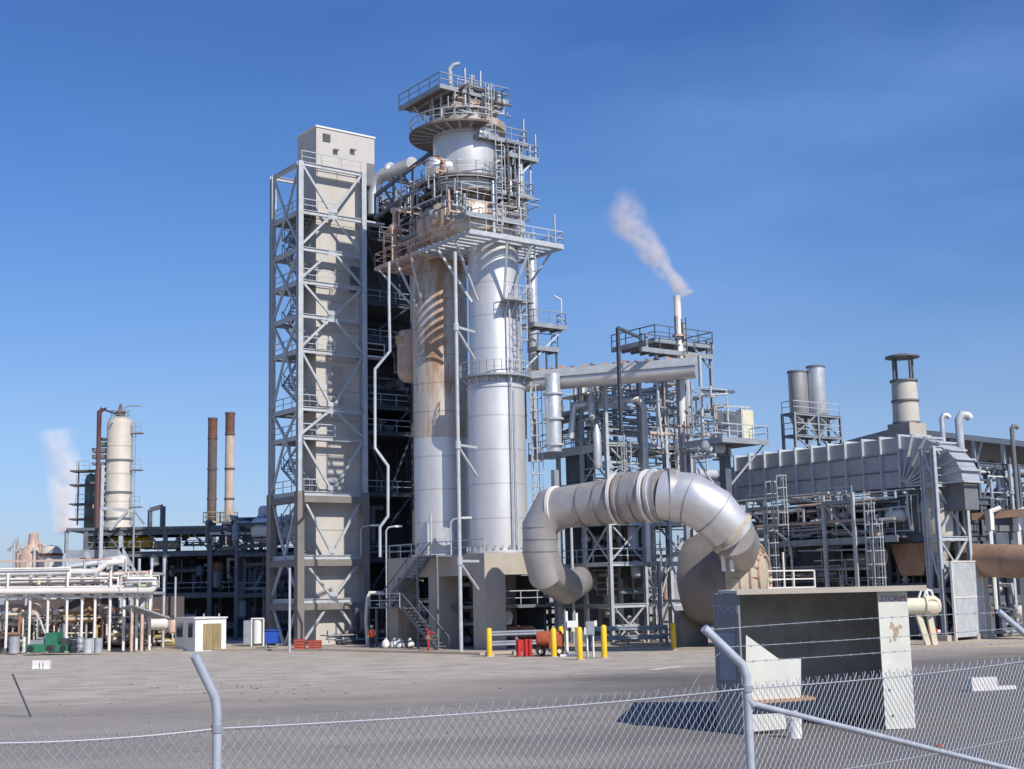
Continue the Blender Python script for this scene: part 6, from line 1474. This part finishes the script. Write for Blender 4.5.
# ================================================================== GROUND, SKY, LIGHT, CAMERA
def nodemat(name):
    m = bpy.data.materials.new(name); m.use_nodes = True; return m, m.node_tree.nodes, m.node_tree.links, m.node_tree.nodes['Principled BSDF']
def ground_mat(name, c1, c2, c3, far=None, pave=None):
    m, N, L, b = nodemat(name)
    tc = N.new('ShaderNodeTexCoord')
    def noise(sc, det, mscale=(1, 1, 1), rough=.6):
        mp = N.new('ShaderNodeMapping'); mp.inputs['Scale'].default_value = mscale; L.new(tc.outputs['Object'], mp.inputs[0])
        n = N.new('ShaderNodeTexNoise'); n.inputs['Scale'].default_value = sc; n.inputs['Detail'].default_value = det; n.inputs['Roughness'].default_value = rough
        L.new(mp.outputs[0], n.inputs['Vector']); return n
    n1 = noise(.06, 6, (.5, 1, 1)); n2 = noise(.45, 8, (1, 1.6, 1), .7); n3 = noise(22, 4)
    r = N.new('ShaderNodeValToRGB'); e = r.color_ramp.elements
    e[0].position = .42; e[0].color = (*c1, 1); e[1].position = .58; e[1].color = (*c2, 1)
    L.new(n1.outputs['Fac'], r.inputs[0])
    x = N.new('ShaderNodeMix'); x.data_type = 'RGBA'; x.inputs[7].default_value = (*c3, 1)
    mr = N.new('ShaderNodeMapRange'); mr.inputs[1].default_value = .55; mr.inputs[2].default_value = .72; mr.inputs[4].default_value = .6
    L.new(n2.outputs['Fac'], mr.inputs[0]); L.new(mr.outputs[0], x.inputs[0]); L.new(r.outputs[0], x.inputs[6])
    y = N.new('ShaderNodeMix'); y.data_type = 'RGBA'; y.blend_type = 'MULTIPLY'; y.inputs[0].default_value = 1
    m3 = N.new('ShaderNodeMapRange'); m3.inputs[1].default_value = .3; m3.inputs[2].default_value = .7; m3.inputs[3].default_value = .8; m3.inputs[4].default_value = 1.2
    L.new(n3.outputs['Fac'], m3.inputs[0]); L.new(x.outputs[2], y.inputs[6]); L.new(m3.outputs[0], y.inputs[7])
    if far:                                   # newer, darker asphalt on the right-hand side of the yard, with an uneven edge
        sxx = N.new('ShaderNodeSeparateXYZ'); L.new(tc.outputs['Object'], sxx.inputs[0])
        nn = noise(.09, 5, (.6, 1.4, 1)); ma = N.new('ShaderNodeMath'); ma.operation = 'MULTIPLY_ADD'; ma.inputs[1].default_value = 26; L.new(nn.outputs['Fac'], ma.inputs[0]); L.new(sxx.outputs[0], ma.inputs[2])
        mq = N.new('ShaderNodeMapRange'); mq.inputs[1].default_value = 10; mq.inputs[2].default_value = 21; mq.inputs[4].default_value = .9; L.new(ma.outputs[0], mq.inputs[0])
        xq = N.new('ShaderNodeMix'); xq.data_type = 'RGBA'; L.new(mq.outputs[0], xq.inputs[0]); L.new(y.outputs[2], xq.inputs[6]); xq.inputs[7].default_value = (*far, 1)
        yq = N.new('ShaderNodeMix'); yq.data_type = 'RGBA'; yq.blend_type = 'MULTIPLY'; yq.inputs[0].default_value = 1; L.new(xq.outputs[2], yq.inputs[6]); L.new(m3.outputs[0], yq.inputs[7]); y = yq
    if pave:                                  # older bleached paving towards the plant, worn edge
        nb = noise(.07, 6, (.5, 1.3, 1)); mb_ = N.new('ShaderNodeMath'); mb_.operation = 'MULTIPLY_ADD'; mb_.inputs[1].default_value = 34
        L.new(nb.outputs['Fac'], mb_.inputs[0])
        sq = N.new('ShaderNodeSeparateXYZ'); L.new(tc.outputs['Object'], sq.inputs[0])
        tl = N.new('ShaderNodeMath'); tl.operation = 'MULTIPLY_ADD'; tl.inputs[1].default_value = -.55; L.new(sq.outputs[0], tl.inputs[0]); L.new(sq.outputs[1], tl.inputs[2])
        L.new(tl.outputs[0], mb_.inputs[2])
        mw_ = N.new('ShaderNodeMapRange'); mw_.inputs[1].default_value = 72; mw_.inputs[2].default_value = 86; mw_.inputs[4].default_value = .9; L.new(mb_.outputs[0], mw_.inputs[0])
        xw = N.new('ShaderNodeMix'); xw.data_type = 'RGBA'; L.new(mw_.outputs[0], xw.inputs[0]); L.new(y.outputs[2], xw.inputs[6])
        yw = N.new('ShaderNodeMix'); yw.data_type = 'RGBA'; yw.blend_type = 'MULTIPLY'; yw.inputs[0].default_value = 1; yw.inputs[6].default_value = (*pave, 1)
        mz_ = N.new('ShaderNodeMapRange'); mz_.inputs[1].default_value = .35; mz_.inputs[2].default_value = .65; mz_.inputs[3].default_value = .66; mz_.inputs[4].default_value = 1.12; L.new(n2.outputs['Fac'], mz_.inputs[0]); L.new(mz_.outputs[0], yw.inputs[7])
        L.new(yw.outputs[2], xw.inputs[7]); y = xw
        # oil stains: scattered dark blots
        no = noise(.9, 3, (.6, 1.2, 1), .5); mo = N.new('ShaderNodeMapRange'); mo.inputs[1].default_value = .66; mo.inputs[2].default_value = .74; mo.inputs[4].default_value = .5; L.new(no.outputs['Fac'], mo.inputs[0])
        xo = N.new('ShaderNodeMix'); xo.data_type = 'RGBA'; L.new(mo.outputs[0], xo.inputs[0]); L.new(y.outputs[2], xo.inputs[6]); xo.inputs[7].default_value = (.07, .06, .055, 1); y = xo
    # cracks / patch seams
    vo = N.new('ShaderNodeTexVoronoi'); vo.feature = 'DISTANCE_TO_EDGE'; vo.inputs['Scale'].default_value = .12
    mpv = N.new('ShaderNodeMapping'); L.new(tc.outputs['Object'], mpv.inputs[0])
    nv = noise(.8, 3); av = N.new('ShaderNodeVectorMath'); av.operation = 'MULTIPLY_ADD'; av.inputs[1].default_value = (1.5, 1.5, 0)
    L.new(nv.outputs['Color'], av.inputs[0]); L.new(mpv.outputs[0], av.inputs[2]); L.new(av.outputs[0], vo.inputs['Vector'])
    lt = N.new('ShaderNodeMapRange'); lt.inputs[1].default_value = 0; lt.inputs[2].default_value = .008; lt.inputs[3].default_value = .22; lt.inputs[4].default_value = 0
    L.new(vo.outputs['Distance'], lt.inputs[0])
    z_ = N.new('ShaderNodeMix'); z_.data_type = 'RGBA'; z_.inputs[7].default_value = (.035, .035, .035, 1)
    L.new(lt.outputs[0], z_.inputs[0]); L.new(y.outputs[2], z_.inputs[6])
    L.new(z_.outputs[2], b.inputs['Base Color']); b.inputs['Roughness'].default_value = .9; b.inputs['Specular IOR Level'].default_value = .25
    bp = N.new('ShaderNodeBump'); bp.inputs['Strength'].default_value = .4; bp.inputs['Distance'].default_value = .02
    L.new(n3.outputs['Fac'], bp.inputs['Height']); L.new(bp.outputs[0], b.inputs['Normal'])
    return m
asph = ground_mat('asphalt', (.25, .228, .202), (.34, .308, .27), (.19, .174, .155), far=(.125, .117, .112), pave=(.47, .42, .36))
pave = ground_mat('yard_paving', (.31, .275, .235), (.38, .34, .29), (.22, .195, .165), far=(.17, .155, .14))
pavel = ground_mat('pale_paving', (.40, .34, .27), (.46, .39, .31), (.28, .24, .2))
paint = mat('roadpaint', (.62, .60, .56), .7, 0, .25, 2.5, rust=.5, rustcol=(.24, .22, .2))
paintfaint = mat('fadedpaint', (.50, .47, .43), .8, 0, .2, 2.5, rust=.3, rustcol=(.2, .18, .16))
darkpatch = mat('darkpatch', (.085, .078, .072), .9, 0, .25, .7)
def sheet(name, poly, m, z=0.0, th=None):
    mb = MB(); pts = [V((p.x, p.y, z)) for p in poly]
    mb._add(pts, [tuple(range(len(pts)))])
    o = mb.build(name, m, offs=V((0, 0, 0))); tag(o, kind='structure'); return o
g_ = sheet('ground', [V((-1500, -300, 0)), V((1500, -300, 0)), V((1500, 2500, 0)), V((-1500, 2500, 0))], asph)
# slab under the plant with a low kerb
def slab(name, poly, m, z=.14):
    mb = MB(); mb.prism([V((p.x, p.y, 0.001)) for p in poly], Z * z); o = mb.build(name, m, offs=V((0, 0, 0))); tag(o, kind='structure'); return o
slab('plant_pavement', [G(-120, 655), G(150, 651), G(330, 651), G(480, 655), G(545, 651), G(680, 650), G(900, 650), G(1140, 643), G(1500, 612), V((200, 300, 0)), V((-200, 300, 0))][::1], pavel)
def stripe(name, pts, w, m, z=.008):
    mb = MB()
    for a, b in zip(pts[:-1], pts[1:]):
        d = (b - a).normalized(); q = V((-d.y, d.x, 0)) * w / 2
        mb._add([V((a.x, a.y, z)) - q, V((b.x, b.y, z)) - q, V((b.x, b.y, z)) + q, V((a.x, a.y, z)) + q], [(0, 1, 2, 3)])
    o = mb.build(name, m, offs=V((0, 0, 0))); tag(o, kind='structure')
stripe('painted_line', [G(-30, 704), G(215, 692), G(400, 682), G(520, 674)], .32, paintfaint)
stripe('painted_line', [G(486, 665), G(516, 663)], .18, paint)
stripe('painted_line', [G(651, 670), G(684, 666)], .55, paint)
#sheet('asphalt_patch', [G(560, 690), G(700, 676), G(1040, 690), G(1040, 700), G(800, 712), G(600, 708)], darkpatch, .0075)

SUN_AZ = math.radians(37); SUN_EL = math.radians(41)
sd = V((math.sin(SUN_AZ) * math.cos(SUN_EL), -math.cos(SUN_AZ) * math.cos(SUN_EL), math.sin(SUN_EL)))
w_ = bpy.data.worlds.new('World'); S.world = w_; w_.use_nodes = True
N = w_.node_tree.nodes; L = w_.node_tree.links
bg = N['Background']; sky = N.new('ShaderNodeTexSky'); sky.sky_type = 'NISHITA'; sky.sun_disc = False
sky.sun_elevation = SUN_EL; sky.sun_rotation = math.atan2(sd.x, sd.y)
sky.air_density = 1.0; sky.dust_density = .5; sky.ozone_density = 2.5; sky.altitude = 0
tc = N.new('ShaderNodeTexCoord'); mp = N.new('ShaderNodeMapping'); mp.inputs['Scale'].default_value = (1.3, 1.3, 5)
mp.inputs['Rotation'].default_value = (0, math.radians(12), 0)
L.new(tc.outputs['Generated'], mp.inputs[0])
cn = N.new('ShaderNodeTexNoise'); cn.inputs['Scale'].default_value = 1.7; cn.inputs['Detail'].default_value = 5; cn.inputs['Roughness'].default_value = .5
L.new(mp.outputs[0], cn.inputs['Vector'])
cr = N.new('ShaderNodeMapRange'); cr.inputs[1].default_value = .44; cr.inputs[2].default_value = .8; cr.inputs[4].default_value = .42
L.new(cn.outputs['Fac'], cr.inputs[0])
# thicker towards the right of the view (+X)
sx = N.new('ShaderNodeSeparateXYZ'); L.new(tc.outputs['Generated'], sx.inputs[0])
rr_ = N.new('ShaderNodeMapRange'); rr_.inputs[1].default_value = -.35; rr_.inputs[2].default_value = .45; rr_.inputs[3].default_value = .0; L.new(sx.outputs[0], rr_.inputs[0])
mu = N.new('ShaderNodeMath'); mu.operation = 'MULTIPLY'; L.new(cr.outputs[0], mu.inputs[0]); L.new(rr_.outputs[0], mu.inputs[1])
cm_ = N.new('ShaderNodeMix'); cm_.data_type = 'RGBA'; L.new(mu.outputs[0], cm_.inputs[0]); L.new(sky.outputs[0], cm_.inputs[6]); cm_.inputs[7].default_value = (6.5, 7.2, 8.6, 1)
tr = N.new('ShaderNodeValToRGB'); E = tr.color_ramp.elements; E[0].position = 0; E[0].color = (.56, .64, .98, 1); E[1].position = 1; E[1].color = (.40, .64, 1.08, 1)
for ps_, cc in ((.13, (.64, .75, .97)), (.27, (.50, .74, 1.08)), (.42, (.42, .67, 1.08))):
    e_ = E.new(ps_); e_.color = (*cc, 1)
L.new(sx.outputs[2], tr.inputs[0])
tm = N.new('ShaderNodeMix'); tm.data_type = 'RGBA'; tm.blend_type = 'MULTIPLY'; tm.inputs[0].default_value = 1
L.new(cm_.outputs[2], tm.inputs[6]); L.new(tr.outputs[0], tm.inputs[7])
L.new(tm.outputs[2], bg.inputs[0]); bg.inputs[1].default_value = .12
sl = bpy.data.lights.new('sun', 'SUN'); sl.energy = 4.8; sl.angle = math.radians(.55); sl.color = (1, .93, .83)
so = bpy.data.objects.new('sun', sl); COL.objects.link(so); so.rotation_euler = sd.to_track_quat('Z', 'Y').to_euler()
cam = bpy.data.cameras.new('camera'); co = bpy.data.objects.new('camera', cam); COL.objects.link(co)
cam.sensor_width = 36; cam.sensor_fit = 'HORIZONTAL'; cam.lens = 36 * F / 1024; cam.clip_end = 5000; cam.clip_start = .1
from mathutils import Matrix
mw = Matrix((RT, UP, -FW)).transposed().to_4x4(); mw.translation = CAM; co.matrix_world = mw
S.camera = co
S.view_settings.view_transform = 'Standard'; S.view_settings.look = 'None'; S.view_settings.gamma = 1; S.view_settings.exposure = 0.0
S.cycles.volume_bounces = 6
smooth_fix()
for o in bpy.data.objects:
    if '_o' in o: del o['_o']
